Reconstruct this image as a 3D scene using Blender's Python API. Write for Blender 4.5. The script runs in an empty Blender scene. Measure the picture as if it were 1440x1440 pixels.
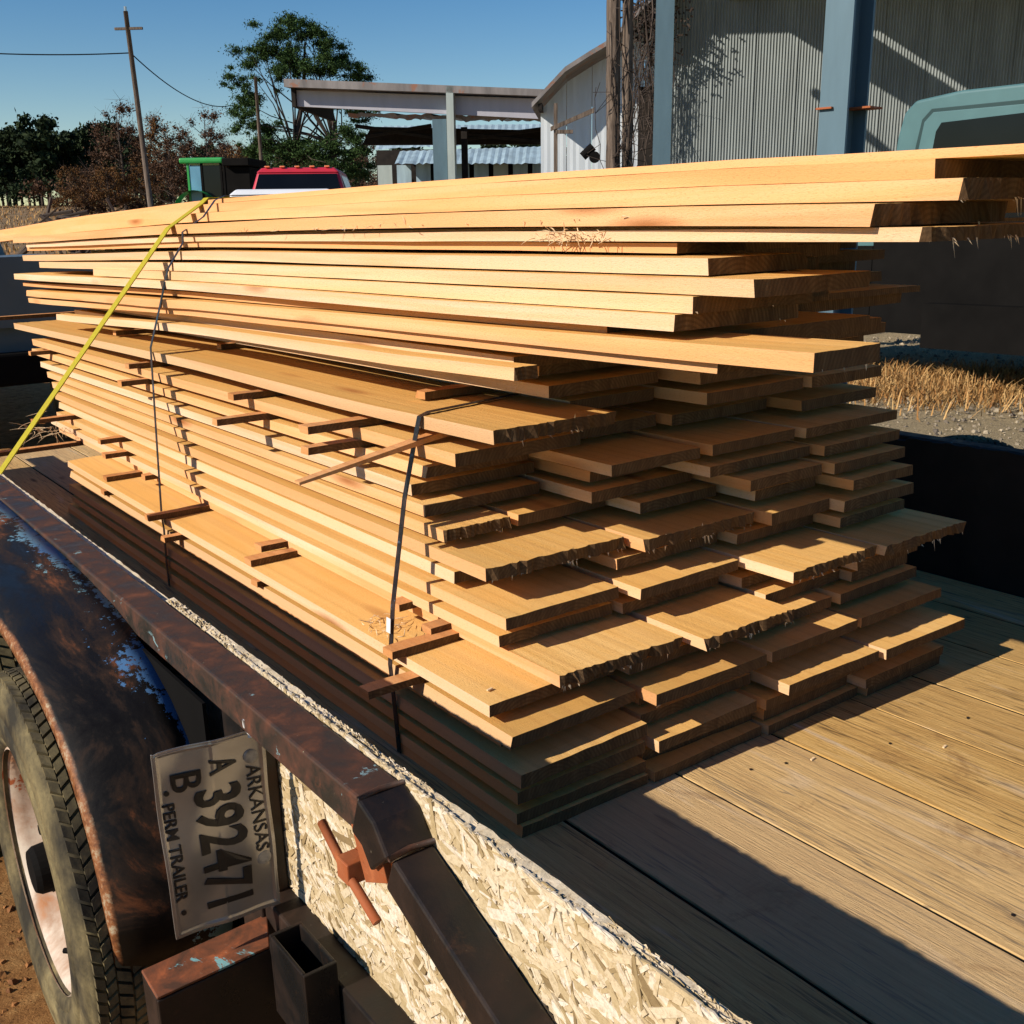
import bpy, math, random
import numpy as np
from mathutils import Matrix, Vector
random.seed(7); rng = np.random.default_rng(7)
R = math.radians
scene = bpy.context.scene
COL = scene.collection

# ------------------------------------------------------------------ camera
CAM_H = 1.57
cam_d = bpy.data.cameras.new('camera')
cam = bpy.data.objects.new('camera', cam_d); COL.objects.link(cam)
cam_d.sensor_width = 36.0; cam_d.sensor_fit = 'HORIZONTAL'; cam_d.lens = 1480.0 / 1440.0 * 36.0
cam_d.clip_start = 0.05; cam_d.clip_end = 2000
CR = [[0.999938, 0.011152, 0.0], [-0.002958, 0.265208, -0.964187], [-0.010752, 0.964127, 0.265224]]
cam.matrix_world = Matrix([CR[0] + [0], CR[1] + [0], CR[2] + [CAM_H], [0, 0, 0, 1]])
scene.camera = cam

# ------------------------------------------------------------------ trailer frame (X right, Y along the boards, Z up from the deck)
TR = [[0.803669, -0.594838, -0.01685], [0.594974, 0.803734, 0.004236], [0.011023, -0.013429, 0.999849]]
TM = Matrix([TR[0] + [0.01938], TR[1] + [-0.00487], TR[2] + [-1.14983 + CAM_H], [0, 0, 0, 1]])

# ------------------------------------------------------------------ sky and sun
sun_travel = (TM.to_3x3() @ Vector((1.62, -0.17, -1.0))).normalized()
to_sun = -sun_travel
SUN_EL = math.asin(to_sun.z); SUN_AZ = math.atan2(to_sun.x, to_sun.y)
world = bpy.data.worlds.new('World'); scene.world = world; world.use_nodes = True
wn = world.node_tree; wn.nodes.clear()
sky = wn.nodes.new('ShaderNodeTexSky'); sky.sky_type = 'NISHITA'; sky.sun_disc = False
sky.sun_elevation = SUN_EL; sky.sun_rotation = SUN_AZ
sky.air_density = 1.0; sky.dust_density = 0.0; sky.ozone_density = 1.5; sky.altitude = 200
bg = wn.nodes.new('ShaderNodeBackground'); bg.inputs['Strength'].default_value = 0.085
out = wn.nodes.new('ShaderNodeOutputWorld')
hs = wn.nodes.new('ShaderNodeHueSaturation'); hs.inputs['Hue'].default_value = 0.506; hs.inputs['Saturation'].default_value = 1.45
wn.links.new(sky.outputs[0], hs.inputs['Color']); wn.links.new(hs.outputs[0], bg.inputs[0]); wn.links.new(bg.outputs[0], out.inputs[0])
sun_d = bpy.data.lights.new('sun', 'SUN'); sun_d.energy = 5.0; sun_d.angle = R(0.5); sun_d.color = (1.0, 0.90, 0.78)
sun = bpy.data.objects.new('sun', sun_d); COL.objects.link(sun)
sun.rotation_euler = sun_travel.to_track_quat('-Z', 'Y').to_euler()
scene.view_settings.view_transform = 'Standard'; scene.view_settings.look = 'None'
scene.view_settings.exposure = 0.2; scene.view_settings.gamma = 1.0
scene.cycles.max_bounces = 6; scene.cycles.diffuse_bounces = 2

# ------------------------------------------------------------------ node helpers
def new_mat(name, rough=0.8, metal=0.0, spec=0.3):
    m = bpy.data.materials.new(name); m.use_nodes = True
    nt = m.node_tree; b = nt.nodes['Principled BSDF']
    b.inputs['Roughness'].default_value = rough; b.inputs['Metallic'].default_value = metal
    b.inputs['Specular IOR Level'].default_value = spec
    return m, nt, b
def N(nt, t, **k):
    n = nt.nodes.new(t)
    for a, v in k.items(): setattr(n, a, v)
    return n
def L(nt, a, b): nt.links.new(a, b)
def coord(nt, scale=(1, 1, 1), kind='Object', rot=(0, 0, 0)):
    tc = N(nt, 'ShaderNodeTexCoord'); mp = N(nt, 'ShaderNodeMapping')
    mp.inputs['Scale'].default_value = scale; mp.inputs['Rotation'].default_value = rot
    L(nt, tc.outputs[kind], mp.inputs[0]); return mp.outputs[0]
def noise(nt, vec, scale=1.0, detail=4, rough=0.55, dist=0.0):
    n = N(nt, 'ShaderNodeTexNoise'); n.inputs['Scale'].default_value = scale; n.inputs['Detail'].default_value = detail
    n.inputs['Roughness'].default_value = rough; n.inputs['Distortion'].default_value = dist
    if vec is not None: L(nt, vec, n.inputs['Vector'])
    return n.outputs['Fac']
def ramp(nt, fac, stops, interp='LINEAR'):
    r = N(nt, 'ShaderNodeValToRGB'); r.color_ramp.interpolation = interp
    e = r.color_ramp.elements
    while len(e) > 1: e.remove(e[-1])
    e[0].position = stops[0][0]; e[0].color = tuple(stops[0][1]) + (1,) if len(stops[0][1]) == 3 else stops[0][1]
    for p, c in stops[1:]:
        x = e.new(p); x.color = tuple(c) + (1,)
    L(nt, fac, r.inputs[0]); return r.outputs[0]
def g(v): return (v, v, v)
def mix(nt, fac, a, b, mode='MIX'):
    m = N(nt, 'ShaderNodeMix', data_type='RGBA', blend_type=mode)
    for s, v in ((m.inputs[0], fac), (m.inputs[6], a), (m.inputs[7], b)):
        if isinstance(v, (int, float)): s.default_value = v
        elif isinstance(v, tuple): s.default_value = v + (1,) if len(v) == 3 else v
        else: L(nt, v, s)
    return m.outputs[2]
def mathn(nt, op, a, b=0.5):
    m = N(nt, 'ShaderNodeMath', operation=op)
    for s, v in ((m.inputs[0], a), (m.inputs[1], b)):
        if isinstance(v, (int, float)): s.default_value = v
        else: L(nt, v, s)
    return m.outputs[0]
def bump(nt, b, h, strength=0.4, dist=0.005):
    n = N(nt, 'ShaderNodeBump'); n.inputs['Strength'].default_value = strength; n.inputs['Distance'].default_value = dist
    L(nt, h, n.inputs['Height']); L(nt, n.outputs[0], b.inputs['Normal'])
def rnd(nt): return N(nt, 'ShaderNodeObjectInfo').outputs['Random']
def island(nt): return N(nt, 'ShaderNodeNewGeometry').outputs['Random Per Island']

def mat_plain(name, col, rough=0.7, metal=0.0, var=0.15, scale=8.0, spec=0.3):
    m, nt, b = new_mat(name, rough, metal, spec)
    n = noise(nt, coord(nt), scale, 5)
    L(nt, ramp(nt, n, [(0.3, tuple(c * (1 - var) for c in col)), (0.7, tuple(min(1, c * (1 + var)) for c in col))]), b.inputs['Base Color'])
    return m
def mat_sawn(name, pale, deep, brown, face=False):
    m, nt, b = new_mat(name, 0.9, 0, 0.1)
    r = rnd(nt)
    tc = N(nt, 'ShaderNodeTexCoord'); off = N(nt, 'ShaderNodeVectorMath', operation='ADD'); L(nt, tc.outputs['Object'], off.inputs[0])
    cmb = N(nt, 'ShaderNodeCombineXYZ'); L(nt, mathn(nt, 'MULTIPLY', r, 31.0), cmb.inputs[0]); L(nt, mathn(nt, 'MULTIPLY', r, 57.0), cmb.inputs[1]); L(nt, mathn(nt, 'MULTIPLY', r, 13.0), cmb.inputs[2]); L(nt, cmb.outputs[0], off.inputs[1])
    def mp(sc):
        q = N(nt, 'ShaderNodeMapping'); q.inputs['Scale'].default_value = sc; L(nt, off.outputs[0], q.inputs[0]); return q.outputs[0]
    g1 = noise(nt, mp((34, 0.8, 34)), 1.0, 5, 0.6, 0.8)
    g2 = noise(nt, mp((4, 0.45, 8)), 1.0, 4, 0.55, 1.2)
    fz = noise(nt, mp((420, 120, 420)), 1.0, 3, 0.7)
    saw = noise(nt, mp((3, 120, 3)), 1.0, 3, 0.6, 0.3)
    c = ramp(nt, g1, [(0.28, deep), (0.52, pale), (0.8, tuple(min(1, x * 1.05) for x in pale))])
    c = mix(nt, ramp(nt, g2, [(0.38, g(0)), (0.66, g(0.85))]), c, deep)
    c = mix(nt, mathn(nt, 'MULTIPLY', r, 0.6), c, deep)
    r2_ = mathn(nt, 'FRACT', mathn(nt, 'MULTIPLY', r, 7.31))
    c = mix(nt, ramp(nt, r2_, [(0.60, g(0)), (0.95, g(0.5))]), c, tuple(x * .62 for x in deep))
    c = mix(nt, ramp(nt, saw, [(0.42, g(0.0)), (0.60, g(0.20 if face else 0.10))]), c, deep)
    c = mix(nt, ramp(nt, fz, [(0.28, g(0.55)), (0.44, g(0))]), c, tuple(x * .6 for x in deep))
    wv = N(nt, 'ShaderNodeTexWave', wave_type='RINGS', rings_direction='Z'); wv.inputs['Scale'].default_value = 0.45; wv.inputs['Distortion'].default_value = 13; wv.inputs['Detail'].default_value = 3; wv.inputs['Detail Scale'].default_value = 0.8
    L(nt, mp((14, 0.5, 14)), wv.inputs['Vector'])
    c = mix(nt, ramp(nt, wv.outputs['Fac'], [(0.0, g(0.0)), (0.80, g(0.0)), (1.0, g(0.16))]), c, brown)
    vo = N(nt, 'ShaderNodeTexVoronoi'); vo.inputs['Scale'].default_value = 1.0; L(nt, mp((6, 1.3, 8)), vo.inputs['Vector'])
    c = mix(nt, ramp(nt, vo.outputs['Distance'], [(0.03, g(0.95)), (0.08, g(0.55)), (0.16, g(0))]), c, brown)
    L(nt, c, b.inputs['Base Color'])
    h = mathn(nt, 'ADD', mathn(nt, 'MULTIPLY', fz, 1.0), mathn(nt, 'MULTIPLY', saw, 0.9))
    bump(nt, b, h, 0.75, 0.0016)
    return m
M = {}
M['sawn'] = mat_sawn('rough_sawn_board', (0.84, 0.60, 0.40), (0.76, 0.46, 0.22), (0.36, 0.14, 0.04))
M['face'] = mat_sawn('sawn_face', (0.88, 0.57, 0.22), (0.76, 0.42, 0.115), (0.40, 0.17, 0.05), True)
M['stick'] = mat_sawn('stick_wood', (0.70, 0.38, 0.17), (0.58, 0.25, 0.08), (0.28, 0.09, 0.03))
M['sawn_warm'] = mat_sawn('rough_sawn_board_warm', (0.82, 0.49, 0.255), (0.76, 0.37, 0.14), (0.34, 0.12, 0.035))
M['bark'] = mat_plain('bark_edge', (0.46, 0.20, 0.07), 0.95, 0, 0.5, 60)
def mat_shaded_endgrain():
    m, nt, b = new_mat('shaded_end_grain', 0.95, 0, 0.05)  # end grain, darkened below its own tone to carry the shade on the ends
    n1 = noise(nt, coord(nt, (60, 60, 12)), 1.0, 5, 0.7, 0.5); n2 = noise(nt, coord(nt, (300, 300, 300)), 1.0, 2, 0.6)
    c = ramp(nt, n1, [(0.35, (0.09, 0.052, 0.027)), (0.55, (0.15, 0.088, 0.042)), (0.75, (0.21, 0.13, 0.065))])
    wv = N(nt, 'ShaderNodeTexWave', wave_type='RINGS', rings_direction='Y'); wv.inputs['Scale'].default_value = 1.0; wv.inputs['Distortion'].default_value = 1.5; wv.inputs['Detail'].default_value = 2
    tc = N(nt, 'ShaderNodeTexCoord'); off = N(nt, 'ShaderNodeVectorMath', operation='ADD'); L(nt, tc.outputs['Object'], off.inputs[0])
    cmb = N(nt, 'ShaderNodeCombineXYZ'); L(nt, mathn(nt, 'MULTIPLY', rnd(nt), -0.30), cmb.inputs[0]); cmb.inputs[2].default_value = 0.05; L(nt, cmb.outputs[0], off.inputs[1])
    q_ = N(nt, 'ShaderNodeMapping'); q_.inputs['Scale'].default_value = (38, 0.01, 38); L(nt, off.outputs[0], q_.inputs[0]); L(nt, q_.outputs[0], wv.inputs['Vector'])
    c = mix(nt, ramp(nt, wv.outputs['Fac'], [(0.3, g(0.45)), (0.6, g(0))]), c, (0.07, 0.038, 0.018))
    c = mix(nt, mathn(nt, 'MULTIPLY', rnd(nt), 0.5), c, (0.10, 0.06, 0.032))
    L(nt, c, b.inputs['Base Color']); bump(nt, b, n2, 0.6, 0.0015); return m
M['end'] = mat_shaded_endgrain()
M['fibre'] = mat_plain('wood_fibre', (0.82, 0.58, 0.34), 0.8, 0, 0.3, 90)

def mat_deck():
    m, nt, b = new_mat('weathered_deck_plank', 0.85, 0, 0.2)
    r = rnd(nt)
    tc = N(nt, 'ShaderNodeTexCoord')
    off = N(nt, 'ShaderNodeVectorMath', operation='ADD'); L(nt, tc.outputs['Object'], off.inputs[0])
    cmb = N(nt, 'ShaderNodeCombineXYZ'); L(nt, mathn(nt, 'MULTIPLY', r, 37.0), cmb.inputs[0]); L(nt, mathn(nt, 'MULTIPLY', r, 11.0), cmb.inputs[1]); L(nt, cmb.outputs[0], off.inputs[1])
    def mp(s):
        q = N(nt, 'ShaderNodeMapping'); q.inputs['Scale'].default_value = s; L(nt, off.outputs[0], q.inputs[0]); return q.outputs[0]
    a = noise(nt, mp((150, 5.5, 20)), 1.0, 6, 0.7, 0.5)
    w = noise(nt, mp((9, 1.2, 3)), 1.0, 4, 0.6, 1.5)
    f = noise(nt, mp((330, 22, 20)), 1.0, 5, 0.75)
    c = ramp(nt, a, [(0.30, (0.30, 0.18, 0.06)), (0.42, (0.56, 0.34, 0.11)), (0.60, (0.72, 0.47, 0.175)), (0.8, (0.82, 0.60, 0.29))])
    c = mix(nt, ramp(nt, w, [(0.45, g(0)), (0.68, g(0.75))]), c, (0.50, 0.29, 0.09))
    c = mix(nt, ramp(nt, w, [(0.26, g(0.7)), (0.40, g(0))]), c, (0.70, 0.57, 0.42))
    c = mix(nt, ramp(nt, f, [(0.30, g(0.8)), (0.42, g(0))]), c, (0.13, 0.075, 0.035))
    crack = noise(nt, mp((38, 1.1, 8)), 1.0, 3, 0.5, 0.3)
    c = mix(nt, ramp(nt, crack, [(0.485, g(0)), (0.497, g(0.75)), (0.503, g(0.75)), (0.515, g(0))]), c, (0.07, 0.04, 0.02))
    rr = mathn(nt, 'FRACT', mathn(nt, 'MULTIPLY', r, 5.7))
    c = mix(nt, ramp(nt, rr, [(0.0, g(0.0)), (0.5, g(0.0)), (1.0, g(0.35))]), c, (0.42, 0.25, 0.09))
    c = mix(nt, ramp(nt, r, [(0.55, g(0.0)), (1.0, g(0.35))]), c, (0.74, 0.60, 0.42))
    st_ = noise(nt, mp((4, 2.5, 3)), 1.0, 7, 0.75, 1.0)
    c = mix(nt, ramp(nt, st_, [(0.58, g(0)), (0.70, g(0.55))]), c, (0.24, 0.12, 0.045))
    kn = N(nt, 'ShaderNodeTexVoronoi'); kn.inputs['Scale'].default_value = 1.0; L(nt, mp((7, 1.6, 3)), kn.inputs['Vector'])
    c = mix(nt, ramp(nt, kn.outputs['Distance'], [(0.03, g(0.9)), (0.07, g(0.6)), (0.12, g(0))]), c, (0.10, 0.05, 0.02))
    L(nt, c, b.inputs['Base Color'])
    h = mathn(nt, 'ADD', mathn(nt, 'MULTIPLY', a, 1.0), mathn(nt, 'MULTIPLY', f, 0.7))
    bump(nt, b, h, 0.9, 0.004)
    return m
M['deck'] = mat_deck()

def mat_rust(name, base, rust, paint, paint_amt=0.62, rough=0.5, metal=0.25, pale=(0.35, 0.3, 0.2), sc=9.0, stretch=(1, 1, 1)):
    m, nt, b = new_mat(name, rough, metal, 0.4)
    n1 = noise(nt, coord(nt, stretch), sc, 8, 0.65, 0.4)
    n2 = noise(nt, coord(nt, tuple(s * 1.0 for s in stretch)), sc * 2.7, 7, 0.7, 0.2)
    n3 = noise(nt, coord(nt), sc * 0.8, 9, 0.72, 0.6)
    n4 = noise(nt, coord(nt), 170, 3, 0.6)
    c = ramp(nt, n1, [(0.40, base), (0.56, tuple((x + y) / 2 * 0.8 for x, y in zip(base, rust))), (0.70, rust)])
    c = mix(nt, ramp(nt, n2, [(0.60, g(0)), (0.68, g(0.55))]), c, rust)
    c = mix(nt, ramp(nt, n3, [(paint_amt, g(0)), (paint_amt + 0.012, g(1))]), c, paint)
    sp = noise(nt, coord(nt), 95, 4, 0.75)
    c = mix(nt, ramp(nt, sp, [(0.70, g(0)), (0.73, g(0.8))]), c, pale)
    L(nt, c, b.inputs['Base Color'])
    L(nt, ramp(nt, n1, [(0.35, g(rough * 0.6)), (0.65, g(min(1, rough * 1.5)))]), b.inputs['Roughness'])
    bump(nt, b, mathn(nt, 'ADD', n2, mathn(nt, 'MULTIPLY', n4, 0.3)), 0.35, 0.002)
    return m
M['rail'] = mat_rust('rusty_rail_steel', (0.030, 0.025, 0.019), (0.15, 0.050, 0.022), (0.20, 0.32, 0.33), 0.625, 0.6, 0.1, (0.42, 0.38, 0.24), 15)
M['black_steel'] = mat_rust('old_black_steel', (0.012, 0.0115, 0.011), (0.055, 0.028, 0.016), (0.10, 0.22, 0.25), 0.74, 0.45, 0.2, (0.16, 0.14, 0.10), 7)
M['orange_rust'] = mat_rust('orange_rusted_steel', (0.33, 0.085, 0.025), (0.46, 0.14, 0.045), (0.16, 0.05, 0.02), 0.66, 0.8, 0.0, (0.5, 0.3, 0.15), 20)
M['bracket'] = mat_rust('bracket_steel', (0.10, 0.05, 0.03), (0.48, 0.13, 0.04), (0.20, 0.42, 0.43), 0.57, 0.6, 0.1, (0.35, 0.3, 0.2), 14)

def mat_fender():
    m, nt, b = new_mat('worn_fender_paint', 0.3, 0.0, 0.22)
    xyz = N(nt, 'ShaderNodeSeparateXYZ'); tc = N(nt, 'ShaderNodeTexCoord'); L(nt, tc.outputs['Object'], xyz.inputs[0])
    n1 = noise(nt, coord(nt, (7, 2.2, 7)), 1.0, 8, 0.7, 0.5)
    n2 = noise(nt, coord(nt, (9, 3.4, 9)), 1.0, 8, 0.7, 0.2)
    n3 = noise(nt, coord(nt), 60, 5, 0.75)
    c = ramp(nt, n1, [(0.50, (0.008, 0.0065, 0.005)), (0.58, (0.03, 0.016, 0.009)), (0.65, (0.15, 0.05, 0.018)), (0.75, (0.36, 0.10, 0.03))])
    # blue / teal paint that survives in a band beside the rail
    bandx = N(nt, 'ShaderNodeMapRange'); L(nt, xyz.outputs[0], bandx.inputs[0])
    bandx.inputs[1].default_value = 0.40; bandx.inputs[2].default_value = 0.525; bandx.inputs[3].default_value = -0.17; bandx.inputs[4].default_value = 0.17
    pm = mathn(nt, 'ADD', n2, bandx.outputs[0])
    pm2 = mathn(nt, 'ADD', pm, mathn(nt, 'MULTIPLY', mathn(nt, 'SUBTRACT', n3, 0.5), 0.5))
    pc = ramp(nt, noise(nt, coord(nt, (3, 1.5, 3)), 1.0, 2), [(0.46, (0.08, 0.19, 0.36)), (0.58, (0.20, 0.38, 0.40))])
    c = mix(nt, ramp(nt, pm2, [(0.615, g(0)), (0.625, g(1))]), c, pc)
    # rusty worn lip on the outside edge
    lip = N(nt, 'ShaderNodeMapRange'); L(nt, mathn(nt, 'ADD', xyz.outputs[0], mathn(nt, 'MULTIPLY', mathn(nt, 'SUBTRACT', n2, 0.5), 0.03)), lip.inputs[0])
    lip.inputs[1].default_value = 0.3405; lip.inputs[2].default_value = 0.3465; lip.inputs[3].default_value = 1; lip.inputs[4].default_value = 0
    lc = ramp(nt, n3, [(0.35, (0.10, 0.04, 0.02)), (0.52, (0.26, 0.10, 0.035)), (0.68, (0.42, 0.34, 0.22))])
    c = mix(nt, lip.outputs[0], c, lc)
    L(nt, c, b.inputs['Base Color'])
    L(nt, ramp(nt, n1, [(0.4, g(0.34)), (0.6, g(0.75))]), b.inputs['Roughness'])
    bump(nt, b, n3, 0.25, 0.002)
    return m
M['fender'] = mat_fender()

def mat_osb():
    m, nt, b = new_mat('strand_board', 0.8, 0, 0.2)
    xy = coord(nt, (1, 1, 1))
    def fl(s, rot):
        v = N(nt, 'ShaderNodeTexVoronoi'); v.inputs['Scale'].default_value = 1.0; v.inputs['Randomness'].default_value = 1
        L(nt, coord(nt, s, 'Object', rot), v.inputs['Vector']); return v
    v1 = fl((20, 17, 40), (0.6, 0, 0)); v2 = fl((20, 45, 16), (-0.4, 0, 0))
    f = noise(nt, coord(nt, (60, 60, 60)), 1.0, 5, 0.7)
    c1 = ramp(nt, v1.outputs['Color'], [(0.1, (0.50, 0.40, 0.24)), (0.5, (0.66, 0.55, 0.38)), (0.9, (0.76, 0.66, 0.52))])
    c2 = ramp(nt, v2.outputs['Color'], [(0.1, (0.44, 0.34, 0.19)), (0.6, (0.70, 0.60, 0.44)), (0.9, (0.60, 0.48, 0.29))])
    c = mix(nt, 0.5, c1, c2)
    c = mix(nt, ramp(nt, f, [(0.30, g(0.7)), (0.45, g(0))]), c, (0.16, 0.10, 0.05))
    L(nt, c, b.inputs['Base Color']); bump(nt, b, mathn(nt, 'ADD', f, v1.outputs['Distance']), 0.7, 0.004)
    return m
M['osb'] = mat_osb()
def mat_flake():
    m, nt, b = new_mat('wood_strand', 0.75, 0, 0.2)
    gr = noise(nt, coord(nt, (150, 150, 150)), 1.0, 3, 0.7)
    c = ramp(nt, island(nt), [(0.0, (0.22, 0.15, 0.07)), (0.10, (0.44, 0.33, 0.17)), (0.4, (0.58, 0.46, 0.28)), (0.75, (0.66, 0.55, 0.38)), (1.0, (0.74, 0.66, 0.54))])
    c = mix(nt, ramp(nt, gr, [(0.35, g(0.45)), (0.55, g(0))]), c, (0.30, 0.21, 0.10))
    L(nt, c, b.inputs['Base Color']); bump(nt, b, gr, 0.4, 0.002); return m
M['flake'] = mat_flake()

def mat_tyre():
    m, nt, b = new_mat('dusty_tyre_rubber', 0.85, 0, 0.2)
    n1 = noise(nt, coord(nt), 7, 6, 0.6, 0.4); n2 = noise(nt, coord(nt), 90, 4, 0.7)
    c = ramp(nt, n1, [(0.38, (0.03, 0.026, 0.018)), (0.50, (0.10, 0.08, 0.042)), (0.66, (0.24, 0.19, 0.09))])
    c = mix(nt, ramp(nt, n2, [(0.45, g(0)), (0.7, g(0.4))]), c, (0.03, 0.028, 0.022))
    L(nt, c, b.inputs['Base Color']); bump(nt, b, n2, 0.3, 0.002); return m
M['tyre'] = mat_tyre()
M['rim'] = mat_rust('old_white_rim', (0.62, 0.53, 0.42), (0.42, 0.17, 0.06), (0.34, 0.09, 0.03), 0.60, 0.6, 0.0, (0.25, 0.12, 0.05), 8)
M['plate'] = mat_plain('plate_metal', (0.33, 0.31, 0.285), 0.24, 0.55, 0.25, 7, 0.6)
M['plate_ink'] = mat_plain('plate_ink', (0.02, 0.017, 0.015), 0.35, 0.0, 0.2, 40)
M['plate_grey'] = mat_plain('plate_sticker', (0.26, 0.25, 0.23), 0.4, 0.1, 0.3, 120)
M['bare'] = mat_plain('bare_metal', (0.55, 0.52, 0.47), 0.3, 0.9, 0.3, 60)
M['yellow'] = mat_plain('yellow_webbing', (0.40, 0.33, 0.015), 0.8, 0, 0.18, 160)
M['band'] = mat_rust('steel_band', (0.03, 0.035, 0.045), (0.09, 0.06, 0.05), (0.10, 0.15, 0.22), 0.60, 0.35, 0.6, (0.45, 0.45, 0.42), 30)
M['tag'] = mat_plain('paper_tag', (0.75, 0.75, 0.72), 0.6)
M['dark'] = mat_plain('dark_paint_and_shade', (0.006, 0.0055, 0.005), 0.85, 0.0, 0.3, 3, 0.08)  # also stands in for shade on the teal truck's lower body
M['truck_grey'] = mat_plain('grey_truck_paint', (0.13, 0.16, 0.17), 0.4, 0.2, 0.15, 2)
def mat_glass(name, col):
    m, nt, b = new_mat(name, 0.12, 0, 0.25)
    n = noise(nt, coord(nt), 1.3, 2)
    L(nt, ramp(nt, n, [(0.4, col), (0.7, tuple(c * 1.5 for c in col))]), b.inputs['Base Color']); return m
M['glass'] = mat_glass('dark_window_glass', (0.004, 0.005, 0.006))
M['glass_blue'] = mat_glass('blue_window_glass', (0.10, 0.24, 0.34))
M['teal_paint'] = mat_plain('teal_truck_paint', (0.075, 0.16, 0.165), 0.4, 0.0, 0.1, 3, 0.5)
M['teal_dark'] = mat_plain('teal_door_frame', (0.025, 0.055, 0.055), 0.45, 0.0, 0.1, 3)
M['green_paint'] = mat_plain('green_tractor_paint', (0.035, 0.30, 0.07), 0.35, 0, 0.1, 3)
M['red_paint'] = mat_plain('red_truck_paint', (0.50, 0.03, 0.05), 0.3, 0, 0.1, 2, 0.5)
M['white_paint'] = mat_plain('white_car_paint', (0.72, 0.74, 0.76), 0.3, 0, 0.05, 2, 0.5)
M['amber'] = mat_plain('amber_lens', (0.85, 0.25, 0.10), 0.3)
def mat_metal_sheet(name, col, streak=0.25, rust=0.68, sc=1.0):
    m, nt, b = new_mat(name, 0.5, 0.15, 0.3)
    n1 = noise(nt, coord(nt, (3 * sc, 3 * sc, 0.6 * sc)), 1.0, 5, 0.6); n2 = noise(nt, coord(nt), 1.6 * sc, 7, 0.7, 0.4)
    c = ramp(nt, n1, [(0.3, tuple(x * (1 - streak) for x in col)), (0.7, tuple(min(1, x * (1 + streak * 0.6)) for x in col))])
    c = mix(nt, ramp(nt, n2, [(rust, g(0)), (rust + 0.05, g(0.8))]), c, (0.30, 0.13, 0.07))
    L(nt, c, b.inputs['Base Color']); return m
M['sheet_white'] = mat_metal_sheet('white_wall_sheet', (0.62, 0.67, 0.70), 0.15, 0.74)
M['sheet_gal'] = mat_metal_sheet('corrugated_wall_sheet', (0.24, 0.27, 0.265), 0.25, 0.82)
M['sheet_roof'] = mat_metal_sheet('old_roof_sheet', (0.24, 0.22, 0.21), 0.4, 0.55)
M['tin'] = mat_metal_sheet('shed_tin', (0.34, 0.46, 0.52), 0.3, 0.72)
M['tin_rust'] = mat_metal_sheet('rusted_tin', (0.32, 0.11, 0.06), 0.3, 0.5)
M['col_paint'] = mat_metal_sheet('blue_column_paint', (0.10, 0.165, 0.20), 0.12, 0.78, 3)
M['fascia'] = mat_metal_sheet('white_fascia_beam', (0.42, 0.42, 0.47), 0.10, 0.80)
M['conc'] = mat_metal_sheet('pale_post_paint', (0.40, 0.46, 0.43), 0.15, 0.8)
M['dark_timber_and_shade'] = mat_plain('dark_timber_and_shade', (0.018, 0.014, 0.011), 0.9, 0, 0.4, 6)  # also stands in for shade on the far side panel and truck side boards
M['polewood'] = None
def mat_polewood():
    m, nt, b = new_mat('old_pole_wood', 0.9, 0, 0.15)
    n = noise(nt, coord(nt, (30, 30, 2)), 1.0, 6, 0.7, 0.5)
    L(nt, ramp(nt, n, [(0.35, (0.06, 0.045, 0.035)), (0.55, (0.17, 0.13, 0.10)), (0.75, (0.33, 0.27, 0.22))]), b.inputs['Base Color'])
    bump(nt, b, n, 0.8, 0.02); return m
M['polewood'] = mat_polewood()
def mat_leaf(name, cols):
    m, nt, b = new_mat(name, 0.8, 0, 0.1)
    k = len(cols) - 1
    L(nt, ramp(nt, island(nt), [(i / k, c) for i, c in enumerate(cols)]), b.inputs['Base Color']); return m
M['pine_leaf'] = mat_leaf('pine_needles', [(0.018, 0.036, 0.012), (0.035, 0.07, 0.02), (0.07, 0.12, 0.035)])
M['pine_far'] = mat_leaf('far_pine_needles', [(0.012, 0.02, 0.010), (0.022, 0.036, 0.014), (0.035, 0.05, 0.02)])
M['rust_leaf'] = mat_leaf('rusty_leaves', [(0.07, 0.035, 0.016), (0.14, 0.06, 0.022), (0.20, 0.10, 0.03), (0.10, 0.075, 0.045)])
M['grey_leaf'] = mat_leaf('dead_leaves', [(0.06, 0.035, 0.022), (0.11, 0.06, 0.035), (0.14, 0.08, 0.05)])
M['twig'] = mat_leaf('bare_twigs', [(0.03, 0.022, 0.018), (0.06, 0.045, 0.036), (0.09, 0.07, 0.058)])
M['dry_grass'] = mat_leaf('dry_grass', [(0.26, 0.12, 0.04), (0.42, 0.23, 0.08), (0.55, 0.36, 0.15), (0.34, 0.16, 0.05)])
M['clod'] = mat_leaf('earth_clods', [(0.16, 0.07, 0.03), (0.30, 0.13, 0.045), (0.42, 0.20, 0.07)])
M['stone'] = mat_leaf('gravel_stones', [(0.12, 0.10, 0.08), (0.28, 0.23, 0.16), (0.42, 0.35, 0.24)])
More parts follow.
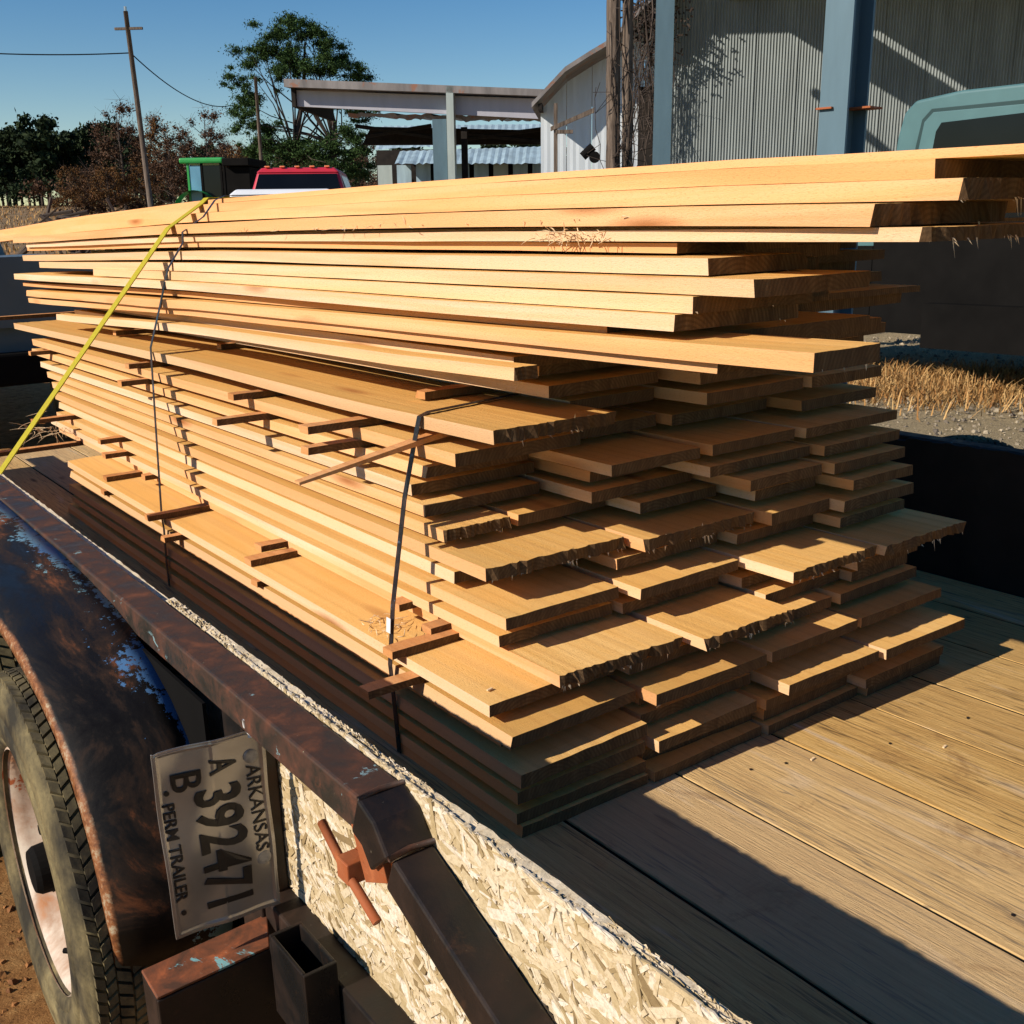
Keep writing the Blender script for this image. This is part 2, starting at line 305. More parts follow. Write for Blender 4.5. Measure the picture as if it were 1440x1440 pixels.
def mat_ground():
    m, nt, b = new_mat('dirt_ground', 0.95, 0, 0.1)
    tc = N(nt, 'ShaderNodeTexCoord'); xyz = N(nt, 'ShaderNodeSeparateXYZ'); L(nt, tc.outputs['Object'], xyz.inputs[0])
    n1 = noise(nt, coord(nt), 0.5, 8, 0.7, 0.5); n2 = noise(nt, coord(nt), 14, 8, 0.8); n3 = noise(nt, coord(nt), 70, 5, 0.8)
    dirt = ramp(nt, n2, [(0.32, (0.16, 0.075, 0.03)), (0.48, (0.38, 0.18, 0.06)), (0.62, (0.50, 0.27, 0.10))])
    grav = ramp(nt, n3, [(0.34, (0.10, 0.08, 0.05)), (0.46, (0.36, 0.28, 0.16)), (0.62, (0.56, 0.44, 0.26))])
    field = ramp(nt, noise(nt, coord(nt, (0.25, 1.5, 1)), 1.0, 8, 0.75), [(0.32, (0.09, 0.085, 0.045)), (0.5, (0.24, 0.16, 0.085)), (0.68, (0.36, 0.22, 0.13))])
    fx = N(nt, 'ShaderNodeMapRange'); L(nt, mathn(nt, 'ADD', xyz.outputs[0], mathn(nt, 'MULTIPLY', n1, 1.2)), fx.inputs[0]); fx.inputs[1].default_value = 0.2; fx.inputs[2].default_value = 1.6
    fy = N(nt, 'ShaderNodeMapRange'); L(nt, mathn(nt, 'ADD', xyz.outputs[1], mathn(nt, 'MULTIPLY', n1, 8)), fy.inputs[0]); fy.inputs[1].default_value = 18; fy.inputs[2].default_value = 26
    c = mix(nt, fx.outputs[0], dirt, grav); c = mix(nt, fy.outputs[0], c, field)
    L(nt, c, b.inputs['Base Color']); bump(nt, b, mathn(nt, 'ADD', n2, mathn(nt, 'MULTIPLY', n3, 0.5)), 1.0, 0.03); return m
M['ground'] = mat_ground()

# ------------------------------------------------------------------ mesh helpers
class MB:
    def __init__(s): s.v = []; s.f = []
    def add(s, v, f):
        o = len(s.v); s.v += [tuple(p) for p in v]; s.f += [tuple(i + o for i in q) for q in f]; return s
    def box(s, a, b):
        (x0, y0, z0), (x1, y1, z1) = a, b
        return s.add([(x0, y0, z0), (x1, y0, z0), (x1, y1, z0), (x0, y1, z0), (x0, y0, z1), (x1, y0, z1), (x1, y1, z1), (x0, y1, z1)],
                     [(0, 3, 2, 1), (4, 5, 6, 7), (0, 1, 5, 4), (1, 2, 6, 5), (2, 3, 7, 6), (3, 0, 4, 7)])
    def hexa(s, p):   # 8 corners, bottom ring then top ring
        return s.add(p, [(0, 3, 2, 1), (4, 5, 6, 7), (0, 1, 5, 4), (1, 2, 6, 5), (2, 3, 7, 6), (3, 0, 4, 7)])
    def tube(s, pts, rad, n=8, cap=True):
        pts = [Vector(p) for p in pts]; rings = []
        if not hasattr(rad, '__len__'): rad = [rad] * len(pts)
        up = Vector((0.13, 0.31, 0.94)).normalized()
        o = len(s.v)
        for i, p in enumerate(pts):
            d = (pts[min(i + 1, len(pts) - 1)] - pts[max(i - 1, 0)]).normalized()
            if abs(d.dot(up)) > 0.95: up = Vector((0.9, 0.3, 0.1)).normalized()
            a = d.cross(up).normalized(); c = d.cross(a).normalized()
            for k in range(n):
                t = 2 * math.pi * k / n
                s.v.append(tuple(p + (a * math.cos(t) + c * math.sin(t)) * rad[i]))
        for i in range(len(pts) - 1):
            for k in range(n):
                k2 = (k + 1) % n
                s.f.append((o + i * n + k, o + i * n + k2, o + (i + 1) * n + k2, o + (i + 1) * n + k))
        if cap:
            s.f.append(tuple(o + k for k in range(n))); e = o + (len(pts) - 1) * n; s.f.append(tuple(e + k for k in reversed(range(n))))
        return s
    def lathe_x(s, prof, cy, cz, n=48):   # revolve (x, r) profile round an axis along X
        o = len(s.v); m = len(prof)
        for k in range(n):
            t = 2 * math.pi * k / n
            for x, r in prof: s.v.append((x, cy + r * math.cos(t), cz + r * math.sin(t)))
        for k in range(n):
            for j in range(m - 1):
                a = o + k * m + j; b2 = o + ((k + 1) % n) * m + j
                s.f.append((a, b2, b2 + 1, a + 1))
        return s
    def mesh(s, name):
        me = bpy.data.meshes.new(name); me.from_pydata(s.v, [], s.f); me.update(); return me
def setp(o, label=None, cat=None, group=None, kind=None):
    if label: o['label'] = label
    if cat: o['category'] = cat
    if group: o['group'] = group
    if kind: o['kind'] = kind
    return o
def put(name, mesh, mat, parent=None, mw=None, smooth=False):
    me = mesh.mesh(name) if isinstance(mesh, MB) else mesh
    if mat is not None:
        if len(me.materials) == 0: me.materials.append(mat)
    if smooth: me.shade_smooth()
    o = bpy.data.objects.new(name, me); COL.objects.link(o)
    if parent is not None: o.parent = parent
    if mw is not None:
        if parent is None: o.matrix_world = mw
        else: o.matrix_local = mw
    return o
def thing(name, label, cat, mw, group=None):
    o = bpy.data.objects.new(name, None); COL.objects.link(o); o.empty_display_size = 0.2; o.matrix_world = mw
    return setp(o, label, cat, group)
def bevel(o, w=0.003, seg=2):
    m = o.modifiers.new('bevel', 'BEVEL'); m.width = w; m.segments = seg; m.limit_method = 'ANGLE'; return o
def loc(x, y, z=0): return Matrix.Translation((x, y, z))
def TL(x, y, z): return TM @ Matrix.Translation((x, y, z))

# ------------------------------------------------------------------ ground
def gz(x, y): return 0.041 * max(0.0, y - 20) if y < 112 else 0.041 * 92 + (y - 112) * 0.01
gv = []; gf = []
xs = list(np.arange(-6, 10.01, 0.16)); ys = list(np.arange(0.2, 16.01, 0.16))
xs = [-400, -200, -120, -70, -40, -24, -14, -9] + xs + [13, 20, 35, 70, 200, 400]; ys = [-60, -20, -6, -2] + ys + [18, 20, 24, 30, 40, 55, 70, 90, 112, 150, 250, 600]
nx = len(xs)
for y in ys:
    for x in xs:
        near = -6 <= x <= 10 and 0.2 <= y <= 16
        h = gz(x, y) + (random.uniform(-0.012, 0.012) + 0.02 * math.sin(x * 2.3 + y) * math.sin(y * 1.7) if near else 0)
        gv.append((x, y, h))
for j in range(len(ys) - 1):
    for i in range(nx - 1): a = j * nx + i; gf.append((a, a + 1, a + nx + 1, a + nx))
ground = put('ground', MB().add(gv, gf), M['ground'], smooth=True); setp(ground, kind='structure')

def rocks(name, n, fx, mat, s0, s1, label):
    v = []; f = []
    base = [(1, 0, -0.3), (0.2, 0.9, -0.3), (-0.9, 0.3, -0.3), (-0.4, -0.9, -0.3), (0.5, 0.3, 0.6), (-0.4, 0.2, 0.7), (0.0, -0.5, 0.5)]
    fc = [(0, 1, 4), (1, 5, 4), (1, 2, 5), (2, 6, 5), (2, 3, 6), (3, 0, 6), (0, 4, 6), (4, 5, 6), (3, 2, 1, 0)]
    for i in range(n):
        x, y = fx(); s = s0 + (s1 - s0) * random.random() ** 3; a = random.uniform(0, 6.28); o = len(v)
        for p in base:
            q = (p[0] * random.uniform(.7, 1.2), p[1] * random.uniform(.7, 1.2))
            v.append((x + s * (q[0] * math.cos(a) - q[1] * math.sin(a)), y + s * (q[0] * math.sin(a) + q[1] * math.cos(a)), 0.004 + s * p[2] * random.uniform(.6, 1.1)))
        f += [tuple(k + o for k in q) for q in fc]
    setp(put(name, MB().add(v, f), mat), label, name.replace('_', ' '), kind='stuff')
rocks('earth_clods', 10000, lambda: (random.uniform(-2.4, -0.2), random.uniform(1.6, 4.6)), M['clod'], 0.002, 0.015, 'loose orange earth clods on the ground beside the tyre')
rocks('gravel', 6500, lambda: (random.uniform(2.6, 7.5), random.uniform(5.5, 14.5)), M['stone'], 0.006, 0.035, 'pale gravel scattered over the yard behind the load')

def grass(name, n, fx, h0, h1, label, mat, w=0.004, lean=0.9):
    v = []; f = []
    for i in range(n):
        x, y, zz = fx(); h = random.uniform(h0, h1); a = random.uniform(0, 6.28); b2 = random.uniform(0, lean); o = len(v)
        dx, dy = math.cos(a) * h * b2, math.sin(a) * h * b2; px, py = -math.sin(a) * w, math.cos(a) * w
        v += [(x - px, y - py, zz), (x + px, y + py, zz), (x + dx * .4 + px * .7, y + dy * .4 + py * .7, zz + h * .6), (x + dx * .4 - px * .7, y + dy * .4 - py * .7, zz + h * .6), (x + dx, y + dy, zz + h * random.uniform(.6, 1.0))]
        f += [(o, o + 1, o + 2, o + 3), (o + 3, o + 2, o + 4)]
    return setp(put(name, MB().add(v, f), mat), label, 'grass', kind='stuff')
def gpt():
    while True:
        x = random.gauss(4.25, 0.85); y = random.gauss(9.9, 0.55)
        return x, y, 0
grass('dry_grass', 5200, gpt, 0.04, 0.26, 'dry orange grass clump in the yard beyond the load', M['dry_grass'], 0.006, 1.6)
grass('field_grass', 9000, lambda: (lambda y: (random.uniform(-0.66, -0.08) * y, y, gz(0, y)))(random.uniform(30, 108)), 0.06, 0.30, 'rough dead grass over the far field and before the trees', M['dry_grass'], 0.03, 0.7)

# ------------------------------------------------------------------ TRAILER
trailer = thing('flatbed_trailer', 'old flatbed trailer with rusty rails, strand board sides and weathered plank deck', 'trailer', TM)
def tp(name, mb, mat, parent=None, smooth=False, bev=0): 
    o = put(name, mb, mat, trailer if parent is None else parent, smooth=smooth)
    if bev: bevel(o, bev)
    return o
edges = [0.612, 0.895, 1.185, 1.49, 1.79, 2.085, 2.32, 2.60, 2.86, 3.09]
for i in range(len(edges) - 1):
    x0, x1 = edges[i], edges[i + 1] - 0.0065
    mb = MB(); n = 40; v = []; f = []; ph = random.uniform(0, 6)
    dz = random.uniform(-0.0012, 0.0)
    prof = [(0, -0.04), (0, -0.006), (0.006, 0), (1, 0), (1, -0.006), (1, -0.04)]
    for k in range(n + 1):
        y = -0.9 + 7.3 * k / n
        wv = 0.0015 * math.sin(y * 3 + ph) + random.uniform(-0.0008, 0.0008)
        a, b2 = x0 + wv, x1 + wv * 0.6
        ring = [(a, -0.04), (a, -0.0012), (a + 0.0006, 0), (b2 - 0.003, 0), (b2, -0.003), (b2, -0.04)]
        v += [(q[0], y, q[1] + dz) for q in ring]
    for k in range(n):
        for j in range(5): a = k * 6 + j; f.append((a, a + 1, a + 7, a + 6))
    f.append((0, 1, 2, 3, 4, 5)); f.append(tuple(n * 6 + j for j in reversed(range(6))))
    tp('plank', mb.add(v, f), M['deck'])
    tp('gap_dark_fill', MB().box((x1 + .0022, -.9, -.03), (edges[i + 1] - .0024, 6.4, -.0022)), M['dark'])  # near-black strip added so the sunlit plank joints stay dark
tp('deck_frame', MB().box((0.62, -0.9, -0.16), (3.08, 6.4, -0.045)), M['black_steel'])
# nails in the lit planks
for x, y in [(1.62, 1.36), (1.70, 1.33), (1.95, 1.24), (2.2, 1.2), (1.58, 0.75), (1.66, 0.72), (1.9, 0.66)]: tp('nail', MB().tube([(x, y, -0.003), (x, y, 0.0015)], 0.004, 6), M['black_steel'])
# side panels of strand board
def panel(name, x0, x1, ztop, label=None):
    v = []; f = []; n = 420
    for k in range(n + 1):
        y = -0.55 + 6.5 * k / n
        e = ztop - (0.012 if 2.0 < y < 4.9 else 0) + 0.002 * math.sin(y * 9) + random.uniform(-0.0018, 0.0018)
        v += [(x0, y, -0.05), (x0, y, e - random.uniform(0, 0.004)), (x1, y, e), (x1, y, -0.05)]
    for k in range(n):
        a = k * 4
        f += [(a, a + 4, a + 5, a + 1), (a + 1, a + 5, a + 6, a + 2), (a + 2, a + 6, a + 7, a + 3)]
    f += [(0, 1, 2, 3), tuple(n * 4 + j for j in (3, 2, 1, 0))]
    o = tp(name, MB().add(v, f), M['osb'] if x0 < 1 else M['dark_timber_and_shade'])  # far panel is strand board too; its shade is put in as near-black
    if label: o['label'] = label
    return o
pan = panel('side_panel', 0.606, 0.622, 0.462)
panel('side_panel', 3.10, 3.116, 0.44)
# raised strands over the visible outer face of the near panel
v = []; f = []
for i in range(11500):
    y = random.uniform(-0.5, 1.7); z = random.uniform(0.07, 0.465); a = random.gauss(0.15, 0.75); l = random.uniform(0.006, 0.034); w = random.uniform(0.0016, 0.008)
    x = 0.606 - random.uniform(0.0004, 0.0048); tl = random.gauss(0, 0.05); o = len(v)
    ca, sa = math.cos(a), math.sin(a)
    q = [(-l, -w * random.uniform(.4, 1)), (l * random.uniform(.6, 1), -w), (l, w * random.uniform(.3, 1)), (-l * random.uniform(.6, 1), w)]
    for py, pz in q:
        zz = min(z + py * sa + pz * ca, 0.466); v.append((x - abs(tl) * max(0, py) * .3 - (0.0012 if py > 0 else 0) * random.random(), y + py * ca - pz * sa, zz))
    for py, pz in q:
        zz = min(z + py * sa + pz * ca, 0.466); v.append((x + 0.0022, y + py * ca - pz * sa, zz))
    f += [(o, o + 3, o + 2, o + 1)] + [(o + k, o + (k + 1) % 4, o + 4 + (k + 1) % 4, o + 4 + k) for k in range(4)]
st = tp('wood_strand', MB().add(v, f), M['flake'], parent=pan); st['kind'] = 'stuff'
# fringe of loose strands along the top edge
v = []; f = []
for i in range(1500):
    y = random.uniform(-0.5, 1.98); o = len(v); l = random.uniform(0.002, 0.009); w = random.uniform(0.0005, 0.002); x = random.uniform(0.604, 0.622); d = random.uniform(-0.006, 0.006)
    v += [(x, y - l, 0.458), (x + 0.001, y + l, 0.459), (x + random.uniform(-.004, .004), y + l * .8 + d, 0.461 + w), (x, y - l * .7 + d, 0.461 + w * 1.5)]
    f += [(o, o + 1, o + 2, o + 3)]
st = tp('strand_fringe', MB().add(v, f), M['flake'], parent=pan); st['kind'] = 'stuff'
# top rail, bend, sloping tube
def prism_path(pts, x0, x1, t):   # square tube along (y, z) points, top line given
    v = []; f = []
    for i, (y, z) in enumerate(pts):
        a = pts[max(i - 1, 0)]; b2 = pts[min(i + 1, len(pts) - 1)]; d = Vector((b2[0] - a[0], b2[1] - a[1])).normalized(); nrm = Vector((-d.y, d.x));
        if nrm.y < 0: nrm = -nrm
        q = Vector((y, z)) - nrm * t
        v += [(x0, y, z), (x1, y, z), (x1, q.x, q.y), (x0, q.x, q.y)]
    for i in range(len(pts) - 1):
        a = i * 4; f += [(a + k, a + (k + 1) % 4, a + 4 + (k + 1) % 4, a + 4 + k) for k in range(4)]
    e = (len(pts) - 1) * 4; f += [(3, 2, 1, 0), (e, e + 1, e + 2, e + 3)]
    return MB().add(v, f)
rail_pts = [(6.2, 0.462)] + [(1.075 + k * 0.5, 0.462 + 0.0015 * math.sin(k)) for k in range(9, -1, -1)]
tp('top_rail', prism_path(rail_pts, 0.537, 0.600, 0.055), M['rail'], bev=0.004)
bend = tp('rail_bend', prism_path([(1.074, 0.464), (1.035, 0.448), (1.004, 0.412)], 0.533, 0.602, 0.062), M['black_steel'], bev=0.004)
tube = tp('sloping_tube', prism_path([(1.003, 0.410), (0.81, 0.326), (0.42, 0.162), (0.20, 0.07)], 0.539, 0.598, 0.055), M['black_steel'], bev=0.004)
weld = MB().tube([(0.535, 1.074, 0.462), (0.565, 1.074, 0.466), (0.601, 1.074, 0.463)], 0.004, 6); weld2 = MB().tube([(0.535, 1.004, 0.412), (0.565, 1.004, 0.416), (0.601, 1.004, 0.412)], 0.004, 6)
tp('weld_bead', weld, M['rail'], smooth=True); tp('weld_bead', weld2, M['rail'], smooth=True)
tp('top_rail', prism_path([(6.2, 0.44), (-0.2, 0.44)], 3.12, 3.18, 0.055), M['rail'], bev=0.004)
# gusset under the bend
gus = MB().hexa([(0.545, 1.09, 0.33), (0.552, 1.09, 0.33), (0.552, 1.03, 0.36), (0.545, 1.03, 0.36), (0.535, 1.10, 0.415), (0.552, 1.10, 0.415), (0.552, 1.03, 0.425), (0.535, 1.03, 0.425)])
tp('gusset', gus, M['orange_rust'], bev=0.001)
# side channel, posts, stake pocket
tp('side_channel', MB().box((0.555, -0.9, -0.09), (0.604, 6.3, 0.085)), M['black_steel'], bev=0.004)
for y in (1.485, 3.2, 4.9): tp('side_post', MB().box((0.548, y, -0.3), (0.600, y + 0.09, 0.405)), M['black_steel'], bev=0.003)
pk = MB()
X0, X1, Y0, Y1, zt, zb = 0.500, 0.553, 1.215, 1.335, 0.128, -0.01
w = 0.006
pk.hexa([(X0, Y0, zb), (X1, Y0, zb), (X1, Y0 + w, zb), (X0, Y0 + w, zb), (X0, Y0, zt), (X1, Y0, zt), (X1, Y0 + w, zt), (X0, Y0 + w, zt)])
pk.box((X0, Y1 - w, zb), (X1, Y1, zt)); pk.box((X0, Y0 + w, zb), (X0 + w, Y1 - w, zt)); pk.box((X1 - w, Y0 + w, zb), (X1, Y1 - w, zt)); pk.box((X0 + w, Y0 + w, zb), (X1 - w, Y1 - w, zb + w))
tp('stake_pocket', pk, M['black_steel'], bev=0.0015)
# latch: sleeve, disc, T handle, spring wire
lt = MB().tube([(0.604, 1.125, 0.335), (0.560, 1.125, 0.335)], 0.021, 14)
latch = tp('latch', lt, M['orange_rust'], bev=0.002)
tp('latch_block', MB().box((0.530, 1.110, 0.318), (0.560, 1.142, 0.350)), M['orange_rust'], parent=latch, bev=0.002)
tp('handle', MB().tube([(0.538, 1.195, 0.372), (0.536, 1.125, 0.332), (0.540, 1.055, 0.292)], 0.0065, 10), M['orange_rust'], parent=latch, smooth=True)
wr = MB().tube([(0.585 - 0.002, 1.125 + 0.030 * math.cos(t), 0.335 + 0.034 * math.sin(t)) for t in np.linspace(0.2, 3.6, 14)], 0.0022, 6)
tp('spring_wire', wr, M['bare'], parent=latch, smooth=True)
# fender
prof = [(5.2, 0.02), (5.25, 0.2), (5.15, 0.36), (4.9, 0.43), (4.0, 0.443), (2.5, 0.437), (2.3, 0.430), (2.1, 0.416), (1.995, 0.400), (1.88, 0.372), (1.79, 0.336), (1.725, 0.292), (1.68, 0.240), (1.645, 0.185), (1.618, 0.12), (1.606, 0.06), (1.612, -0.01), (1.64, -0.09), (1.67, -0.14)]
v = []; f = []; xs_ = [0.3385, 0.341, 0.349, 0.39, 0.44, 0.49, 0.536]; dzs = [-0.020, -0.006, 0.0, 0.007, 0.011, 0.012, 0.012]
cyf, czf = 3.4, 0.0
fine = []
for i in range(len(prof) - 1):
    for s in range(4): 
        t = s / 4; fine.append((prof[i][0] * (1 - t) + prof[i + 1][0] * t, prof[i][1] * (1 - t) + prof[i + 1][1] * t))
fine.append(prof[-1])
for (y, z) in fine:
    # outward direction: up on the flat, backwards at the rear
    tt = min(1, max(0, (2.08 - y) / 0.45)); nyv, nzv = -math.sin(tt * math.pi / 2), math.cos(tt * math.pi / 2)
    for x, d in zip(xs_, dzs): v.append((x, y + nyv * d, z + nzv * d))
m_ = len(xs_)
for k in range(len(fine) - 1):
    for j in range(m_ - 1): a = k * m_ + j; f.append((a, a + 1, a + m_ + 1, a + m_))
fo = tp('fender', MB().add(v, f), M['fender'], smooth=True)
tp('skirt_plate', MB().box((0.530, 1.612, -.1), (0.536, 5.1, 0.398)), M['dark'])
sm = fo.modifiers.new('solid', 'SOLIDIFY'); sm.thickness = 0.004; sm.offset = -1
# a matching dark fender on the far side
v = [((3.5 if i % 2 else 3.19), y, z) for y, z in prof for i in (0, 1)]; v = [(3.19, y, z - 0.05) if k == 0 else (3.46, y, z - 0.09) for y, z in prof for k in (0, 1)]
tp('fender', MB().add(v, [(2 * i, 2 * i + 1, 2 * i + 3, 2 * i + 2) for i in range(len(prof) - 1)]), M['dark'], smooth=True)
# wheels
def wheel(cy, cz, X, flip=1, K=.902):
    Rt = 0.43
    wh = bpy.data.objects.new('wheel', None); COL.objects.link(wh); wh.parent = trailer
    def px(p): return [(X + flip * (x - 0.30), r * K) for x, r in p]
    tprof = [(0.345, 0.262), (0.325, 0.266), (0.309, 0.276), (0.3025, 0.295), (0.3045, 0.298), (0.3000, 0.302), (0.2985, 0.325), (0.2985, 0.350), (0.3015, 0.352), (0.3015, 0.356), (0.2995, 0.358), (0.302, 0.385), (0.3055, 0.400), (0.3085, 0.403), (0.310, 0.413), (0.316, 0.421), (0.330, 0.4245), (0.40, 0.426), (0.455, 0.424), (0.475, 0.412), (0.49, 0.37), (0.49, 0.30), (0.46, 0.25)]
    tp('tyre', MB().lathe_x(px(tprof), cy, cz, 96), M['tyre'], parent=wh, smooth=True)
    tv = []; tf = []
    nb = 92
    for row, (xa, xb, sk) in enumerate([(0.315, 0.330, 0.028), (0.332, 0.347, -0.028), (0.350, 0.372, 0.035), (0.376, 0.40, -0.035), (0.405, 0.43, 0.035), (0.434, 0.462, -0.03)]):
        for k in range(nb):
            t0 = 2 * math.pi * (k + 0.07) / nb; t1 = 2 * math.pi * (k + 0.80) / nb; o = len(tv)
            for r in (0.419 * K, (0.4345 - (0.002 if row in (0, 5) else 0)) * K):
                for (x, t) in ((xa, t0), (xb, t0 + sk), (xb, t1 + sk), (xa, t1)):
                    tv.append((X + flip * (x - 0.30), cy + r * math.cos(t), cz + r * math.sin(t)))
            tf += [tuple(i + o for i in q) for q in [(0, 3, 2, 1), (4, 5, 6, 7), (0, 1, 5, 4), (1, 2, 6, 5), (2, 3, 7, 6), (3, 0, 4, 7)]]
    tr = tp('tread', MB().add(tv, tf), M['tyre'], parent=wh); tr['kind'] = 'stuff'
    KR = 1.06; rp = [(0.312, 0.252), (0.316, 0.258), (0.322, 0.255), (0.326, 0.244), (0.345, 0.238), (0.385, 0.226), (0.40, 0.215), (0.402, 0.17), (0.385, 0.14), (0.37, 0.10), (0.368, 0.06), (0.34, 0.055), (0.335, 0.0)]
    tp('rim', MB().lathe_x(px([(x_, r_ * KR) for x_, r_ in rp]), cy, cz, 64), M['rim'], parent=wh, smooth=True)
    hb = MB().lathe_x(px([(0.37, 0.056), (0.315, 0.052), (0.305, 0.045), (0.303, 0.0)]), cy, cz, 24)
    for k in range(5):
        t = 2 * math.pi * k / 5 + 0.3; yy, zz = cy + 0.10 * math.cos(t), cz + 0.10 * math.sin(t); hb.tube([(X + flip * 0.07, yy, zz), (X + flip * 0.045, yy, zz)], 0.011, 6)
    tp('hub', hb, M['dark'], parent=wh)
    vs = MB().tube([(X + 0.03 * flip, cy - 0.235, cz - 0.05), (X + 0.005 * flip, cy - 0.21, cz - 0.05)], 0.005, 6)
    tp('valve_stem', vs, M['dark'], parent=wh)
wheel(2.005, -0.028, 0.288); wheel(2.93, -0.028, 0.288); wheel(1.945, 0.010, 3.48, -1)
# bracket and plate
br = MB().hexa([(0.345, 1.408, 0.043), (0.528, 1.413, 0.043), (0.560, 1.492, 0.043), (0.346, 1.484, 0.043), (0.345, 1.406, 0.049), (0.528, 1.411, 0.049), (0.560, 1.492, 0.049), (0.346, 1.484, 0.049)])
br2 = MB(); br2.hexa([(0.345, 1.406, -0.20), (0.56, 1.411, -0.20), (0.56, 1.417, -0.20), (0.345, 1.412, -0.20), (0.345, 1.406, 0.042), (0.528, 1.411, 0.042), (0.528, 1.417, 0.042), (0.345, 1.412, 0.042)])
br2.hexa([(0.345, 1.413, -0.20), (0.350, 1.413, -0.20), (0.350, 1.484, -0.20), (0.346, 1.484, -0.20), (0.345, 1.413, 0.042), (0.350, 1.413, 0.042), (0.350, 1.484, 0.042), (0.346, 1.484, 0.042)])
sb_ = tp('step_bracket', br, M['bracket'], bev=0.002); tp('face_plate', br2, M['black_steel'], parent=sb_, bev=0.002)
# plate local frame: u reading right, w plate up, n out
P0 = Vector((0.565, 1.449, 0.407)); PU = Vector((0.004, 0.0, -0.319)); PD = Vector((-0.1735, 0.001, 0.013))
pl, pw = PU.length, PD.length
eu = PU.normalized(); ed = PD.normalized(); en = eu.cross(-ed).normalized()
PMX = Matrix(((eu.x, -ed.x, en.x, P0.x), (eu.y, -ed.y, en.y, P0.y), (eu.z, -ed.z, en.z, P0.z), (0, 0, 0, 1)))
def wob(a, b2): return 0.0035 * math.sin(a * 34 + 1.0) * (1 if b2 > -pw * .5 else .7) + 0.002 * math.sin(b2 * 60 + a * 20)
v = []; f = []; nu, nv = 150, 84
for j in range(nv + 1):
    for i in range(nu + 1):
        a = pl * i / nu; b2 = -pw * j / nv
        e = min(a, pl - a, -b2, pw + b2)
        rim_h = 0.0035 * max(0.0, 1 - abs(e - 0.005) / 0.0035) + (0.0022 if e < 0.0016 else 0)
        ca = 0.012; ax, bx = a, b2
        # rounded corners
        for cx, cy in ((ca, -ca), (pl - ca, -ca), (ca, -pw + ca), (pl - ca, -pw + ca)):
            if (a < ca or a > pl - ca) and (b2 > -ca or b2 < -pw + ca) and abs(a - cx) <= ca and abs(b2 - cy) <= ca:
                d = math.hypot(a - cx, b2 - cy)
                if d > ca: ax = cx + (a - cx) * ca / d; bx = cy + (b2 - cy) * ca / d
        v.append((ax, bx, wob(ax, bx) + rim_h))
for j in range(nv):
    for i in range(nu): a = j * (nu + 1) + i; f.append((a, a + nu + 1, a + nu + 2, a + 1))
def bake(q): q = PMX @ Vector(q); return (q.x, q.y, q.z)
plate = put('license_plate', MB().add([bake(q) for q in v], f), M['plate'], trailer, smooth=True)
s_ = plate.modifiers.new('solid', 'SOLIDIFY'); s_.thickness = 0.001; s_.offset = -1
def text(s, u0, u1, w0, w1, mat=M['plate_ink'], bold=0.0, name='lettering'):
    cu = bpy.data.curves.new('lettering', 'FONT'); cu.body = s; cu.extrude = 0.02; cu.offset = bold; cu.resolution_u = 3
    o = bpy.data.objects.new('tmp', cu); COL.objects.link(o)
    dg = bpy.context.evaluated_depsgraph_get(); me = bpy.data.meshes.new_from_object(o.evaluated_get(dg))
    bpy.data.objects.remove(o)
    co = np.array([q.co[:] for q in me.vertices]); mn, mx = co.min(0), co.max(0)
    for q in me.vertices:
        a = u0 + (q.co.x - mn[0]) / (mx[0] - mn[0]) * (u1 - u0); b2 = w0 + (q.co.y - mn[1]) / (mx[1] - mn[1]) * (w1 - w0)
        q.co = bake((a, b2, wob(a, b2) + (0.0024 if q.co.z > 0 else -0.0004)))
    me.name = 'lettering'; me.materials.clear()
    return put(name, me, mat, plate)
text('ARKANSAS', pl * .185, pl * .655, -pw * .185, -pw * .055, bold=-0.004)
text('A', pl * .10, pl * .185, -pw * .52, -pw * .27, bold=0.012)
text('B', pl * .135, pl * .235, -pw * .86, -pw * .60, bold=0.012)
text('392471', pl * .255, pl * .90, -pw * .69, -pw * .245, bold=0.022)
text('PERM TRAILER', pl * .285, pl * .80, -pw * .955, -pw * .85, bold=0.008)
hol = MB()
for a, b2 in ((pl * .225, -pw * .905), (pl * .87, -pw * .90)): hol.tube([(a, b2, wob(a, b2) - 0.001), (a, b2, wob(a, b2) + 0.0022)], 0.0042, 12)
hol.v = [bake(q) for q in hol.v]; put('bolt_hole', hol, M['plate_ink'], plate)
for a, b2 in ((pl * .135, -pw * .13), (pl * .70, -pw * .12)):
    stk = MB(); n = 24; o = 0
    for r_, z_ in ((0.0125, 0.0004), (0.011, 0.0018), (0.006, 0.0012)):
        for k in range(n): t = 6.2832 * k / n; stk.v.append((a + r_ * math.cos(t), b2 + r_ * math.sin(t), wob(a, b2) + z_))
    for q in range(2):
        for k in range(n): stk.f.append((o + q * n + k, o + q * n + (k + 1) % n, o + (q + 1) * n + (k + 1) % n, o + (q + 1) * n + k))
    stk.f.append(tuple(o + 2 * n + k for k in range(n)))
    stk.v = [bake(q) for q in stk.v]; put('embossed_ring', stk, M['plate_grey'], plate, smooth=True)

wt = MB().tube([(0.541, 1.452, 0.412), (0.538, 1.447, 0.418), (0.537, 1.446, 0.43)], 0.003, 6); wt.tube([(0.5455, 1.45, 0.398), (0.543, 1.446, 0.41), (0.541, 1.448, 0.425), (0.544, 1.46, 0.44)], 0.0045, 6)
tp('plate_tie', wt, M['tag'], smooth=True)

